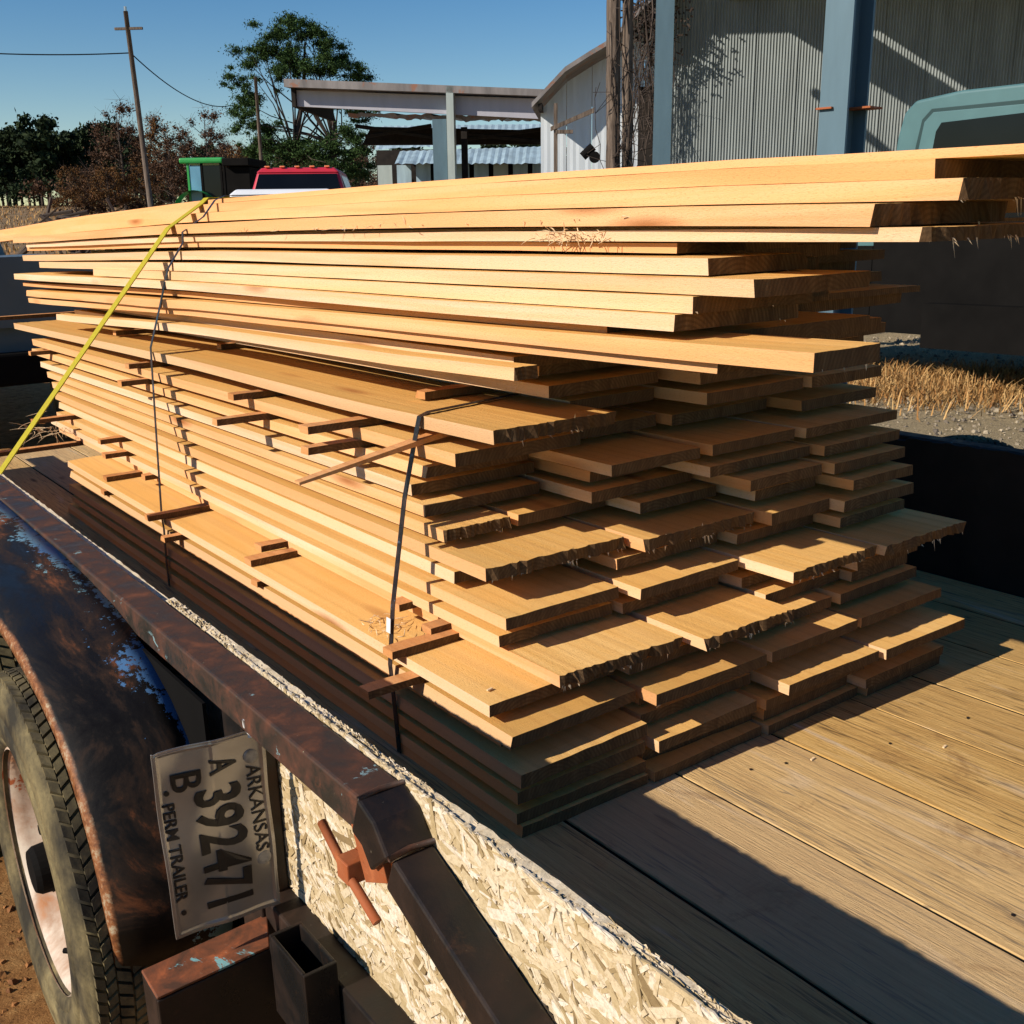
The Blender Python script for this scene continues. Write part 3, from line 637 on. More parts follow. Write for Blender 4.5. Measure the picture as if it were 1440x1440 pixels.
# ------------------------------------------------------------------ BOARDS
ORD = ['first', 'second', 'third', 'fourth', 'fifth', 'sixth', 'seventh', 'eighth', 'ninth', 'tenth', 'eleventh', 'twelfth', 'thirteenth', 'fourteenth', 'fifteenth', 'sixteenth', 'seventeenth', 'eighteenth', 'nineteenth', 'twentieth']
def zf(z, y):
    if not isinstance(z, (list, tuple)): return z
    if y <= z[0][0]: return z[0][1]
    for (a, za), (b2, zb_) in zip(z, z[1:]):
        if y <= b2:
            t = (y - a) / (b2 - a); t2 = t * t * (3 - 2 * t) * 0.4 + t * 0.6; return za + (zb_ - za) * t2
    return z[-1][1]
def board(X, W, Yn, Yf, z, t, label, group, mat='sawn', skew=0.0, jag=0.002, fibres=0, top_fuzz=0, wane=0.0, cat='board', name='board', bark=False):
    n = max(6, int((Yf - Yn) / 0.22)); nw = 8
    z0 = zf(z, Yn); v = []; f = []
    cup = random.uniform(-.0012, .0008) if name == 'board' else 0; tilt = random.uniform(-.0006, .0010) if name == 'board' else 0
    ph = random.uniform(0, 6); amp = random.uniform(0.0008, 0.0025)
    if fibres > 9: nw = 30; jag = .0045; tear = [max(0, .004 * math.sin(q_ * .9 + ph) + .003 * math.sin(q_ * 2.3 + ph * 2) + random.gauss(-.002, .0035)) for q_ in range(nw + 1)]
    else: tear = [0] * (nw + 1)
    for k in range(n + 1):
        s = k / n; y = Yn + (Yf - Yn) * s
        zz = zf(z, y)
        wx = amp * math.sin(y * 1.9 + ph) + random.uniform(-0.0006, 0.0006); wx2 = amp * math.sin(y * 1.6 + ph * 2)
        wn_ = wane * (0.5 + 0.5 * math.sin(y * 2.2 + ph)) + (wane * .3 if wane else 0)
        for j in range(nw + 1):      # top row then bottom row
            u = j / nw; x = X + wx + (W + wx2 - wx) * u
            if j == 0: x += wn_
            yy = y - Yn
            if k == 0: yy += skew * (x - X) + random.uniform(-jag, jag)
            if k == n: yy += random.uniform(-0.01, 0.01)
            v.append((x - X, yy, zz - z0 + t + tilt * u + cup * 4 * u * (1 - u) + random.uniform(-0.0004, 0.0004)))
        for j in range(nw + 1):
            u = j / nw; x = X + wx + (W + wx2 - wx) * u; yy = y - Yn
            if k == 0: yy += skew * (x - X) + random.uniform(-jag, jag) * 1.6 + tear[j]
            v.append((x - X, yy, zz - z0 + tilt * u + cup * 4 * u * (1 - u) + random.uniform(-0.0003, 0.0003)))
    m1 = nw + 1; st_ = 2 * m1
    for k in range(n):
        a = k * st_
        for j in range(nw):
            f.append((a + j, a + j + 1, a + st_ + j + 1, a + st_ + j)); f.append((a + m1 + j + 1, a + m1 + j, a + st_ + m1 + j, a + st_ + m1 + j + 1))
        f.append((a, a + st_, a + st_ + m1, a + m1)); f.append((a + nw, a + m1 + nw, a + st_ + m1 + nw, a + st_ + nw))
    for j in range(nw):
        f.append((j, m1 + j, m1 + j + 1, j + 1)); e = n * st_; f.append((e + j, e + j + 1, e + m1 + j + 1, e + m1 + j))
    o = put(name, MB().add(v, f), M[mat], mw=TL(X, Yn, z0)); setp(o, label, cat, group)
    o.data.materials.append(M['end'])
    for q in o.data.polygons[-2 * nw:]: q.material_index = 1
    if name == 'board':
        o.data.materials.append(M['face'])
        for q in o.data.polygons:
            if q.material_index == 0 and abs(q.normal.z) > .7: q.material_index = 2
    if fibres:
        fibres = int(fibres * .6)
        fv = []; ff = []
        for i in range(fibres):
            x = (random.uniform(0, W) if i % 3 else min(W, max(0, W * (.25 + .5 * (len(label) % 7) / 7) + random.gauss(0, .03)))); l = random.expovariate(1 / 0.007) * (1.6 if i % 9 == 0 else .7) + 0.002; b0 = len(fv); dy = -random.uniform(0, 0.006); w_ = random.uniform(0.0006, 0.0030)
            if math.sin(x * 43 + len(label)) + math.sin(x * 97) < random.uniform(-.6, .9): continue
            top = random.random() < top_fuzz; zz = t if top else random.uniform(-0.001, 0.004); s_ = 0.4 if top else -1
            yb = skew * x
            fv += [(x - w_, yb - 0.0005, zz), (x + w_, yb - 0.0005, zz), (x + random.uniform(-.004, .004), yb + dy * 1.4, zz + s_ * min(l, 0.03))]
            ff.append((b0, b0 + 1, b0 + 2))
        q = put('wood_fibres', MB().add(fv, ff), M['fibre'], o); q['kind'] = 'stuff'
    if bark:
        bv = []; bf = []; nb = int((Yf - Yn) / 0.02); zm = t * 0.6
        for k in range(nb + 1):
            y = k * 0.02; zz = zf(z, Yn + y) - z0
            bv += [(-0.001 - random.uniform(0, .004), y, zz + t * .55 + random.uniform(-.003, .003)), (-0.004 - random.uniform(0, .006), y, zz + t * .2), (-0.001, y, zz - 0.001)]
        for k in range(nb): a = 3 * k; bf += [(a, a + 3, a + 4, a + 1), (a + 1, a + 4, a + 5, a + 2)]
        put('bark_edge', MB().add(bv, bf), M['bark'], o)
    return o

G_LOW = 'wide boards in the lower bundle on the deck'
G_MID = 'boards in the stickered middle bundle'
G_TOP = 'long boards dead stacked on top of the load'
SIDE = ['outermost on the wheel side', 'second in from the wheel side', 'third in from the wheel side', 'fourth in from the wheel side', 'fifth in from the wheel side']
tier = 0
def row(zb, t, Yf, cells, G, kinds={}):
    """cells: list of (X0, X1, Yn, skew, fibres)"""
    global tier
    for i, c in enumerate(cells):
        X0, X1, Yn, sk, fb = c
        feat = kinds.get(i)
        lab = (feat if feat else 'rough sawn board') + ', ' + SIDE[i] + ', ' + ORD[tier] + ' tier up'
        yf = Yf if i == 0 else Yf + random.uniform(-0.25, 0.2)
        board(X0, X1 - X0 - 0.006 - random.uniform(0, 0.012), Yn, yf, (zb if isinstance(zb, list) else zb + (random.uniform(0, 0.0015) if i else 0)), t - random.uniform(0, 0.002), lab, G,
              mat=random.choice(['sawn', 'sawn', 'sawn_warm']), skew=sk, jag=0.004 if fb else 0.0012, fibres=fb, top_fuzz=0.25, wane=random.choice([0, 0, 0.006]) if i == 0 else 0)
    tier += 1
# lower bundle
row(0.0005, .0245, 4.75, [(1.073, 1.42, 1.462, -.02, 0), (1.42, 1.77, 1.45, .0, 0), (1.77, 2.12, 1.44, 0, 0), (2.12, 2.44, 1.42, 0, 0)], G_LOW)
row(.0265, .0255, 4.70, [(1.070, 1.42, 1.470, -.02, 0), (1.43, 1.78, 1.50, -.05, 0), (1.78, 2.10, 1.46, 0, 0), (2.10, 2.45, 1.415, 0, 0)], G_LOW)
row(.074, .026, 4.62, [(1.069, 1.41, 1.464, -.01, 0), (1.42, 1.74, 1.44, .0, 0), (1.75, 2.12, 1.43, 0, 0), (2.12, 2.42, 1.46, 0, 0)], G_LOW)
row(.112, .027, 4.66, [(1.070, 1.420, 1.456, .02, 0), (1.425, 1.78, 1.50, -.02, 0), (1.78, 2.12, 1.395, -.03, 0), (2.12, 2.46, 1.378, -.03, 0)], G_LOW, {0: 'board with a sunlit front strip'})
row(.149, .022, 4.6, [(1.10, 1.43, 1.56, .0, 0), (1.44, 1.76, 1.52, .02, 0), (1.77, 2.1, 1.53, 0, 0), (2.1, 2.44, 1.50, 0, 0)], G_LOW)
row(.181, .026, 4.62, [(1.070, 1.41, 1.488, .01, 0), (1.418, 1.768, 1.445, -.02, 0), (1.775, 2.1, 1.44, 0, 0), (2.1, 2.45, 1.437, 0, 0)], G_LOW)
row(.226, .027, 4.62, [(1.068, 1.40, 1.550, .0, 0), (1.41, 1.75, 1.52, .01, 0), (1.76, 2.08, 1.505, 0, 0), (2.1, 2.44, 1.50, 0, 0)], G_LOW, {0: 'broad sunlit shelf board'})
# middle bundle
row(.262, .027, 5.3, [(1.212, 1.56, 1.505, -.03, 60), (1.565, 1.868, 1.452, -.01, 60), (1.88, 2.17, 1.55, 0, 0), (2.17, 2.42, 1.52, 0, 0)], G_MID, {0: 'ragged hairy ended board', 1: 'board with a ragged sunlit end'})
row(.300, .0265, 5.35, [(1.19, 1.51, 1.68, -.02, 0), (1.515, 1.84, 1.655, 0, 0), (1.85, 2.16, 1.60, 0, 0), (2.16, 2.43, 1.50, 0, 0)], G_MID)
row(.3475, .027, 5.2, [(1.187, 1.50, 1.648, -.01, 0), (1.52, 1.84, 1.60, .0, 0), (1.855, 2.175, 1.455, .0, 60), (2.18, 2.53, 1.435, -.01, 50)], G_MID, {2: 'board with a hairy end jutting out', 3: 'board with splintered corner'})
row(.392, .027, 5.2, [(1.20, 1.52, 1.86, -.01, 0), (1.53, 1.87, 1.69, .0, 0), (1.88, 2.18, 1.645, 0, 0), (2.18, 2.46, 1.57, 0, 0)], G_MID)
row(.435, .030, 5.2, [(1.190, 1.57, 1.716, -.04, 120), (1.575, 1.945, 1.650, -.03, 90), (1.95, 2.18, 1.60, 0, 0), (2.18, 2.48, 1.56, 0, 0)], G_MID, {0: 'board with a torn sunlit end', 1: 'board with torn fibres on its end'})
row(.485, .0275, 5.22, [(1.192, 1.375, 1.878, -.03, 30), (1.39, 1.66, 1.87, .0, 0), (1.665, 1.94, 1.76, 0, 0), (1.95, 2.2, 1.655, 0, 0), (2.21, 2.47, 1.56, 0, 0)], G_MID, {0: 'narrow board with a reddish end in shade'})
row(.527, .0275, 5.3, [(1.19, 1.53, 1.955, -.01, 0), (1.54, 1.88, 1.79, .0, 0), (1.89, 2.17, 1.617, 0, 0), (2.18, 2.49, 1.595, 0, 0)], G_MID)
row(.568, .027, 5.4, [(1.19, 1.55, 2.005, -.02, 0), (1.56, 1.79, 1.82, .0, 0), (1.80, 2.17, 1.663, 0, 0), (2.18, 2.51, 1.63, 0, 0)], G_MID)
row(.618, .0265, 5.55, [(1.19, 1.49, 1.945, -.01, 0), (1.50, 1.79, 1.675, .0, 0), (1.81, 2.12, 1.668, 0, 0), (2.13, 2.53, 1.65, 0, 0)], G_MID)
row(.664, .029, 5.5, [(1.19, 1.545, 1.823, -.02, 0), (1.555, 1.83, 1.86, .0, 0), (1.84, 2.2, 1.83, 0, 0), (2.22, 2.55, 1.74, 0, 0)], G_MID)
row([(1.68, .732), (2.3, .727), (3.3, .738), (5.9, .722)], .029, 5.85, [(1.190, 1.528, 1.683, -.02, 40), (1.535, 1.82, 1.86, .0, 0), (1.83, 2.2, 1.708, 0, 0), (2.21, 2.52, 1.704, 0, 0)], G_MID, {0: 'broad sunlit board'})
# recessed fillers above the middle bundle
board(1.43, 0.33, 1.80, 5.6, .785, .027, 'shaded board lying on spacer sticks above the near steel band, left of two', G_TOP)
board(1.80, 0.50, 1.70, 5.6, .785, .027, 'shaded board lying on spacer sticks above the near steel band, right of two', G_TOP)
board(1.44, 0.36, 1.85, 5.6, .828, .027, 'shaded board set back under the narrow sunlit board, left of two', G_TOP)
board(1.84, 0.52, 1.66, 5.6, .828, .027, 'shaded board set back under the narrow sunlit board, right of two', G_TOP)
# upper bundle, left edges read tier by tier
board(1.22, .055, 1.64, 5.1, [(1.64, .861), (2.1, .852), (3.3, .846), (5.1, .803)], .026, 'narrow sunlit board with a square end above the spacer stick', G_TOP, mat='sawn')
board(1.30, .45, 1.75, 5.3, .866, .026, 'shaded board beside the narrow sunlit board', G_TOP)
board(1.78, .58, 1.60, 5.3, .866, .026, 'wide shaded board at the far side above the middle bundle', G_TOP)
board(1.255, .30, 1.15, 5.75, [(1.15, .916), (1.88, .908), (3.37, .897), (5.7, .853)], .022, 'board in shade directly beneath the long bark edged board', G_TOP, mat='sawn_warm')
board(1.58, .50, 1.42, 5.7, .905, .028, 'shaded board behind the long bark edged board', G_TOP)
board(1.240, .165, .955, 5.72, [(.97, .937), (1.31, .933), (1.88, .929), (3.36, .921), (3.91, .910), (5.73, .887)], .028, 'long bark edged board jutting out with its end top in sun', G_TOP, mat='sawn_warm', skew=.02, wane=.004, fibres=8)
board(1.415, .45, 1.30, 5.6, .932, .027, 'shaded board next to the long bark edged board', G_TOP)
board(1.285, .30, 1.45, 5.95, [(1.45, .9595), (1.9, .9585), (3.6, .952), (5.9, .928)], .0175, 'thin board set back in shade under the sunlit stack', G_TOP, mat='sawn_warm')
TOPS = [(1.250, .315, 1.240, 5.97, [(1.24, .977), (1.9, .975), (3.4, .979), (5.97, .963)], .0275, 'lowest of the four tight sunlit boards below the black gap'),
        (1.268, .30, 1.215, 4.6, [(1.2, 1.006), (1.9, 1.005), (3.4, 1.0085), (4.6, 1.005)], .0275, 'second lowest of the four tight sunlit boards, with a waney rough end'),
        (1.280, .288, 1.100, 5.55, [(1.1, 1.0355), (1.9, 1.036), (3.5, 1.0385), (5.6, 1.024)], .027, 'third lowest of the four tight sunlit boards, jutting out furthest'),
        (1.310, .25, 1.225, 6.0, [(1.2, 1.0645), (1.97, 1.067), (3.5, 1.075), (6.0, 1.052)], .0275, 'uppermost of the four tight sunlit boards below the black gap')]
for X, W, Yn, Yf, z, t, lab in TOPS: board(X, W, Yn, Yf, z, t, lab, G_TOP, mat=random.choice(['sawn', 'sawn']), fibres=6)
board(1.72, .85, 1.55, 5.8, 1.0955, .018, 'dark thin board level with the black gap at the far side', G_TOP)
board(1.88, .60, 1.64, 5.6, .932, .026, 'dark board at the far side level with the long jutting board', G_TOP)
board(1.60, .90, 1.60, 5.7, .9605, .0155, 'dark wide board at the far side under the tight sunlit boards', G_TOP)
rt = [('lowest', .978), ('second lowest', 1.0065), ('third lowest', 1.0375), ('uppermost', 1.068)]
for nm_, zz in rt:
    board(1.60, .48, 1.48 + random.uniform(0, .15), 5.8, zz, .026, 'dark board behind the ' + nm_ + ' tight sunlit board', G_TOP)
    board(2.09, .50, 1.74 + random.uniform(0, .15), 5.8, zz, .026, 'dark board at the far side level with the ' + nm_ + ' tight sunlit board', G_TOP)
board(1.372, .33, 1.36, 6.15, [(1.36, 1.0975), (2.04, 1.104), (3.62, 1.114), (6.2, 1.10)], .0175, 'thin board just above the black gap, end in shade', G_TOP, mat='sawn_warm')
board(1.358, .34, .870, 6.1, [(.87, 1.1145), (2.04, 1.123), (3.62, 1.133), (6.1, 1.118)], .020, 'hairy edged board jutting out under the top four', G_TOP, fibres=60, mat='sawn')
board(1.395, .5, 1.0, 6.0, [(1.0, 1.1358), (2.04, 1.1438), (3.62, 1.1538), (6.0, 1.1392)], .006, 'thin sliver board filling the gap under the fourth board down', G_TOP, mat='sawn_warm')
board(1.71, .5, 1.30, 6.0, 1.115, .027, 'dark board level with the hairy edged board', G_TOP)
board(1.340, .36, .940, 6.3, [(.94, 1.1365), (1.35, 1.145), (2.07, 1.154), (2.62, 1.158), (3.9, 1.160), (6.0, 1.142)], .0315, 'fourth board down from the top with a blackened end crack', G_TOP, mat='sawn_warm', fibres=10)
board(1.430, .34, .862, 7.2, [(.86, 1.1695), (1.4, 1.180), (2.07, 1.189), (2.62, 1.194), (3.94, 1.200), (5.28, 1.186), (7.2, 1.150)], .030, 'third board down from the top with frayed end corner', G_TOP, mat='sawn_warm', fibres=40)
board(1.470, .34, .930, 7.3, [(.86, 1.201), (1.4, 1.212), (2.07, 1.221), (2.62, 1.226), (3.94, 1.232), (5.28, 1.218), (7.3, 1.182)], .028, 'second board down from the top of the whole load', G_TOP, mat='sawn_warm')
board(1.490, .35, .45, 7.5, [(.45, 1.222), (.93, 1.2305), (1.4, 1.2415), (2.07, 1.251), (2.62, 1.256), (3.94, 1.262), (5.28, 1.248), (7.5, 1.205)], .014, 'thin topmost board running out to the right edge', G_TOP, mat='sawn_warm', wane=.004)
for k, zz in enumerate((1.150, 1.182, 1.213)):
    board(1.84, .55, 1.0 + k * .1, 6.8, [(1, zz), (2, zz + .012), (4, zz + .02), (6.8, zz - .01)], .027, 'dark board behind the ' + ['fourth', 'third', 'second'][k] + ' board down from the top', G_TOP)

# spacer sticks
G_ST = 'spacer sticks between the board tiers'
STK = [ # x left end, y near face, z bottom, length, label
 (1.30, 2.11, .7625, 'spacer stick under the narrow sunlit board at its near end'),
 (1.056, 2.237, .695, 'spacer stick poking out far above the thin lath, upper of two'),
 (1.051, 2.236, .6455, 'spacer stick poking out just above the thin lath, lower of two'),
 (1.044, 2.776, .6455, 'spacer stick poking out midway between the two steel bands, lower'),
 (1.133, 2.866, .695, 'spacer stick poking out midway between the two steel bands, upper'),
 (1.377, 3.555, .768, 'spacer stick under the narrow board just right of the far steel band'),
 (1.160, 3.875, .28, 'short spacer stick below the far steel band beside the long one'),
 (1.008, 3.381, .2535, 'long spacer stick on the shelf board below the far steel band'),
 (1.011, 3.256, .208, 'spacer stick hanging out under the shelf board by the far band'),
 (1.075, 4.08, .2535, 'spacer stick lying on the shelf board left of the far band'),
 (1.055, 4.051, .208, 'spacer stick under the shelf board left of the far band'),
 (1.129, 2.761, .268, 'upper of the pair of sticks on the middle of the shelf board'),
 (1.070, 2.699, .2535, 'lower of the pair of sticks on the middle of the shelf board'),
 (1.060, 2.644, .208, 'stick end flush below the middle of the shelf board'),
 (1.153, 1.896, .268, 'spacer stick with a pale sunlit end beside the near steel band'),
 (1.037, 1.865, .2535, 'long spacer stick lying on the shelf right of the near band'),
 (0.946, 1.811, .208, 'spacer stick with sunlit top jutting out under the near band'),
 (1.150, 2.027, .289, 'short spacer stick right of the near band above the wood shavings'),
 (1.106, 5.177, .6455, 'spacer stick at the far end behind the yellow strap, upper'),
 (1.150, 3.87, .695, 'spacer stick crossed by the far steel band'),
 (1.091, 3.797, .6455, 'spacer stick just left of the far steel band'),
 (1.284, 4.445, .768, 'charred spacer stick on the top of the middle bundle'),
 (1.107, 4.208, .375, 'small stick end in the middle of the far sunlit side'),
 (1.10, 4.147, .328, 'smallest stick end near the far edge of the shelf'),
 (1.019, 4.915, .375, 'spacer stick at the far end behind the yellow strap, lower'),
 (1.05, 4.91, .2535, 'far end stick running out to the left edge')]
for i, (x, y, z, lab) in enumerate(STK):
    h = .018 if z not in (.208,) else .0165
    if abs(z - .268) < 1e-6: h = .018
    x1 = x + random.uniform(.30, .5)
    if i == 25: x = .80
    board(x, x1 - x, y, y + .042, z, h, lab, G_ST, mat='stick', cat='spacer stick', name='spacer_stick', jag=0.001)
board(1.02, .62, 5.9, 5.95, .765, .018, 'long spacer stick at the far end reaching the left edge, topmost', G_ST, mat='stick', cat='spacer stick', name='spacer_stick')
# thin lath sticking out across the near band
lath = MB().hexa([(0.0, 0.0, 0.0), (0.40, .015, .052), (0.40, .050, .052), (0.0, .022, .003), (0.0, 0.0, .006), (0.40, .015, .066), (0.40, .050, .066), (0.0, .022, .007)])
setp(put('wooden_lath', lath, M['stick'], mw=TL(0.885, 1.935, 0.655)), 'thin pointed lath slanting out across the near steel band', 'lath', G_ST)

# steel bands and strap
def ribbon(pts, w, t, wy=(0, 1, 0)):
    pts = [Vector(p) for p in pts]; wv = Vector(wy).normalized() * (w / 2); v = []; f = []
    for i, p in enumerate(pts):
        d = (pts[min(i + 1, len(pts) - 1)] - pts[max(i - 1, 0)]).normalized(); nn = d.cross(wv).normalized() * (t / 2)
        v += [tuple(p - wv - nn), tuple(p + wv - nn), tuple(p + wv + nn), tuple(p - wv + nn)]
    for i in range(len(pts) - 1):
        a = i * 4; f += [(a + k, a + (k + 1) % 4, a + 4 + (k + 1) % 4, a + 4 + k) for k in range(4)]
    e = 4 * (len(pts) - 1); f += [(3, 2, 1, 0), (e, e + 1, e + 2, e + 3)]
    return MB().add(v, f)
def lerp_pts(pts, n=6):
    o = []
    for a, b2 in zip(pts, pts[1:]):
        for k in range(n): t = k / n; o.append(tuple(a[i] * (1 - t) + b2[i] * t for i in range(3)))
    return o + [pts[-1]]
nb_ = [(1.9, 2.06, .7635), (1.57, 2.03, .7635), (1.215, 1.955, .7635), (1.185, 1.948, .757), (1.173, 1.955, .700), (1.142, 1.958, .578), (1.095, 1.955, .34), (1.062, 1.925, .215), (1.061, 1.920, .19), (1.063, 1.918, .12), (1.066, 1.915, .002)]
band = setp(put('steel_band', ribbon(lerp_pts(nb_, 4), .017, .0015), M['band'], mw=TM), 'near dark steel band holding the middle bundle', 'strap', 'steel bands round the bundles')
put('paper_tag', ribbon([(1.0755, 1.943, .318), (1.071, 1.940, .285)], .0175, .001), M['tag'], band)
fb_ = [(2.4, 3.72, 1.291), (1.83, 3.71, 1.291), (1.50, 3.70, 1.285), (1.462, 3.70, 1.270), (1.415, 3.70, 1.215), (1.322, 3.665, 1.165), (1.318, 3.66, 1.13), (1.262, 3.677, 1.045), (1.235, 3.72, .92), (1.185, 3.717, .780), (1.135, 3.60, .55), (1.062, 3.42, .26), (1.058, 3.40, .213), (1.060, 3.42, .1), (1.066, 3.44, .002)]
setp(put('steel_band', ribbon(lerp_pts(fb_, 4), .017, .0015), M['band'], mw=TM), 'far dark steel band running from the load top to the deck', 'strap', 'steel bands round the bundles')
ys_ = [(2.4, 3.86, 1.289), (1.86, 3.86, 1.289), (1.52, 3.862, 1.283), (1.48, 3.862, 1.262), (0.62, 3.468 + .02, .582 + .02)]
ys_ = [(2.4, 3.86, 1.289), (1.86, 3.86, 1.289), (1.495, 3.862, 1.283), (1.47, 3.86, 1.262), (1.32, 3.80, 1.18), (0.59, 3.40, .48)]
setp(put('ratchet_strap', ribbon(lerp_pts(ys_, 3), .05, .003), M['yellow'], mw=TM), 'yellow webbing strap slanting from the load top down to the rail', 'strap')

# shavings
def shavings(n, c, spread, l, label, mat='fibre', name='wood_shavings'):
    mb = MB()
    for i in range(n):
        p = Vector((c[0] + random.gauss(0, spread[0]), c[1] + random.gauss(0, spread[1]), c[2] + abs(random.gauss(0, spread[2]))))
        d = Vector((random.gauss(0, 1), random.gauss(0, 1), random.gauss(0, .5))).normalized(); q = Vector((random.gauss(0, 1), random.gauss(0, 1), random.gauss(0, .6))) * .8
        ll = l * random.uniform(.4, 1.3); pts = [p + (d * t + q * t * t) * ll for t in (0, .15, .3, .45, .6, .75, .9, 1)]
        pts = [pp_ - Vector((0, 0, abs(l) * .35 * (k_ / 7) ** 2)) for k_, pp_ in enumerate(pts)]
        mb.tube(pts, [.0009, .0011, .0012, .0012, .0011, .0009, .0006, .0003], 4, False)
    setp(put(name, mb, M[mat], mw=TM), label, 'wood shavings', kind='stuff')
shavings(46, (1.345, 1.62, 1.124), (.003, .06, .010), .020, 'tangle of reddish fibres hanging under the hairy edged board', 'fibre')
shavings(30, (1.12, 2.04, .262), (.03, .05, .003), .02, 'orange shavings on the shelf board right of the near band')
shavings(30, (1.10, 5.0, .30), (.05, .06, .03), .07, 'orange splinters at the far end above the shelf')
shavings(22, (1.336, 2.4, 1.16), (.001, .5, .003), .014, 'thin fibres along the seams of the top boards')
#shavings(18, (1.52, 1.3, 1.25), (.02, .3, .003), .03, 'loose fibres on the top edge of the load')
#shavings(26, (1.30, 1.43, .255), (.1, .02, .002), .012, 'sawdust crumbs on the lower board ends')
for k, (x, y, z, r_, lab) in enumerate(((1.10, 1.60, .2545, 0, 'pale wood chip on the corner of the broad shelf board'), (1.75, 1.30, .001, 1, 'small pale wood chip lying on the deck planks'), (1.47, 1.50, .1405, 0, 'tiny pale chip on the sunlit front strip'), (2.02, 1.15, .001, 1, 'curled chip on the sunlit deck near the nails'))):
    setp(put('wood_chip', MB().hexa([(0, 0, 0), (.016, .003, 0), (.013, .009, 0), (.001, .006, 0), (.001, .001, .0018), (.015, .003, .003), (.012, .008, .002), (.002, .006, .0015)]), M['fibre'], mw=TL(x, y, z)), lab, 'wood chip')
# ------------------------------------------------------------------ WORLD BACKGROUND (world metres)
ZB = -0.01
def wbox(mb, a, b2): return mb.box((a[0], a[1], a[2] + ZB), (b2[0], b2[1], b2[2] + ZB))
BF = Matrix.Rotation(R(-4.75), 4, 'Z')     # heading of the yard buildings
def I4(x, y, z=0): return BF @ Matrix.Translation((x, y, z))
sun_b = BF.to_3x3().inverted() @ sun_travel
# -- towing pickup at the far left end of the trailer
pk = thing('pickup_truck', 'grey pickup truck tailgate just past the far end of the boards', 'truck', TL(1.5, 7.9, -0.42))
put('tailgate', MB().box((-1.0, 0, 1.0), (0.8, .06, 1.47)), M['truck_grey'], pk); put('truck_bed', MB().box((-1.02, .061, .75), (0.82, 2.2, 1.46)), M['truck_grey'], pk)
bevel(put('bumper', MB().box((-1.0, -.14, .62), (0.8, -.01, .84)), M['dark'], pk), .02)
put('tail_light', MB().box((-.99, -.012, 1.1), (-.9, -.001, 1.35)), M['dark'], pk)
for sx in (-1.0, .56):
    for sy in (.9,): put('wheel', MB().lathe_x([(sx, .0), (sx, .32), (sx + .03, .37), (sx + .22, .37), (sx + .24, .32), (sx + .24, 0)], sy, .40, 28), M['tyre'], pk)
put('cab', MB().hexa([(-.95, 2.2, .7), (.75, 2.2, .7), (.75, 4.0, .7), (-.95, 4.0, .7), (-.75, 2.3, 1.62), (.55, 2.3, 1.62), (.55, 3.5, 1.62), (-.75, 3.5, 1.62)]), M['truck_grey'], pk)

# -- teal truck on the right
TX, TY = 9.0, 5.98
tk = thing('flatbed_truck', 'teal work truck with a dark loaded flatbed, behind the right end of the load', 'truck', TL(TX, TY, -0.42))
def tprism(prof_yz, x0, x1):
    n = len(prof_yz); v = [(x0, y, z) for y, z in prof_yz] + [(x1, y, z) for y, z in prof_yz]
    f = [tuple(range(n)), tuple(reversed(range(n, 2 * n)))] + [(i, i + n, (i + 1) % n + n, (i + 1) % n) for i in range(n)]
    return MB().add(v, f)
# local: y 0 = windscreen foot side of the cab going to -y for the rear; roof z
cabp = [(.18, 1.0), (.15, 1.62), (.09, 2.12), (.05, 2.28), (-.03, 2.355), (-.35, 2.385), (-1.55, 2.37), (-1.62, 2.3), (-1.66, 1.0)]
bevel(put('cab', tprism(cabp, 0.0, 1.75), M['teal_paint'], tk, smooth=False), .03, 3)
frp = [(.015, 1.05), (-.02, 1.62), (-.06, 2.04), (-.095, 2.22), (-.16, 2.285), (-1.3, 2.27), (-1.34, 1.05)]
bevel(put('door', tprism(frp, -.012, 0.0), M['teal_dark'], tk), .004)
dfp = [(-.015, 1.08), (-.05, 1.62), (-.09, 2.02), (-.12, 2.20), (-.18, 2.26), (-1.27, 2.24), (-1.31, 1.08)]
bevel(put('door_frame', tprism(dfp, -.026, -.012), M['teal_paint'], tk), .006)
winp = [(-.15, 1.45), (-.17, 1.70), (-.195, 1.98), (-.215, 2.13), (-.25, 2.185), (-1.22, 2.20), (-1.24, 1.45)]
put('window', tprism(winp, -.034, -.026), M['glass'], tk)
put('windscreen', MB().hexa([(.12, .185, 1.66), (1.63, .185, 1.66), (1.63, .165, 1.66), (.12, .165, 1.66), (.14, .04, 2.25), (1.6, .04, 2.25), (1.6, .02, 2.25), (.14, .02, 2.25)]), M['glass'], tk)
put('mirror', MB().tube([(-.02, .19, 1.55), (-.10, .22, 1.60), (-.10, .22, 1.75)], .012, 6).box((-.16, .19, 1.60), (-.10, .215, 1.80)), M['bare'], tk)
bevel(put('hood', MB().hexa([(.1, .19, .8), (1.65, .19, .8), (1.65, 1.5, .8), (.1, 1.5, .8), (.1, .19, 1.56), (1.65, .19, 1.56), (1.6, 1.5, 1.40), (.15, 1.5, 1.40)]), M['teal_paint'], tk), .04, 3)
TS = 1.364      # the cab is laid out small, the truck is a medium duty one
for o in tk.children:
    for q in o.data.vertices: q.co = (q.co.x * 1.25, q.co.y * TS, max(0.3, 1.57 - (1.57 - q.co.z) * (TS if q.co.z < 1.57 else 1.28)))
put('shaded_lower_cab', MB().box((-.07, -2.3, .50), (2.2, .26, 1.44)), M['dark'], tk)  # lower cab, bed and side boards near-black: roof shade put into their colour
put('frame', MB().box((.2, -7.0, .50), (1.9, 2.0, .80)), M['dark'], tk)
put('flatbed', MB().box((-.26, -7.0, .84), (2.3, -2.32, .96)), M['dark'], tk)
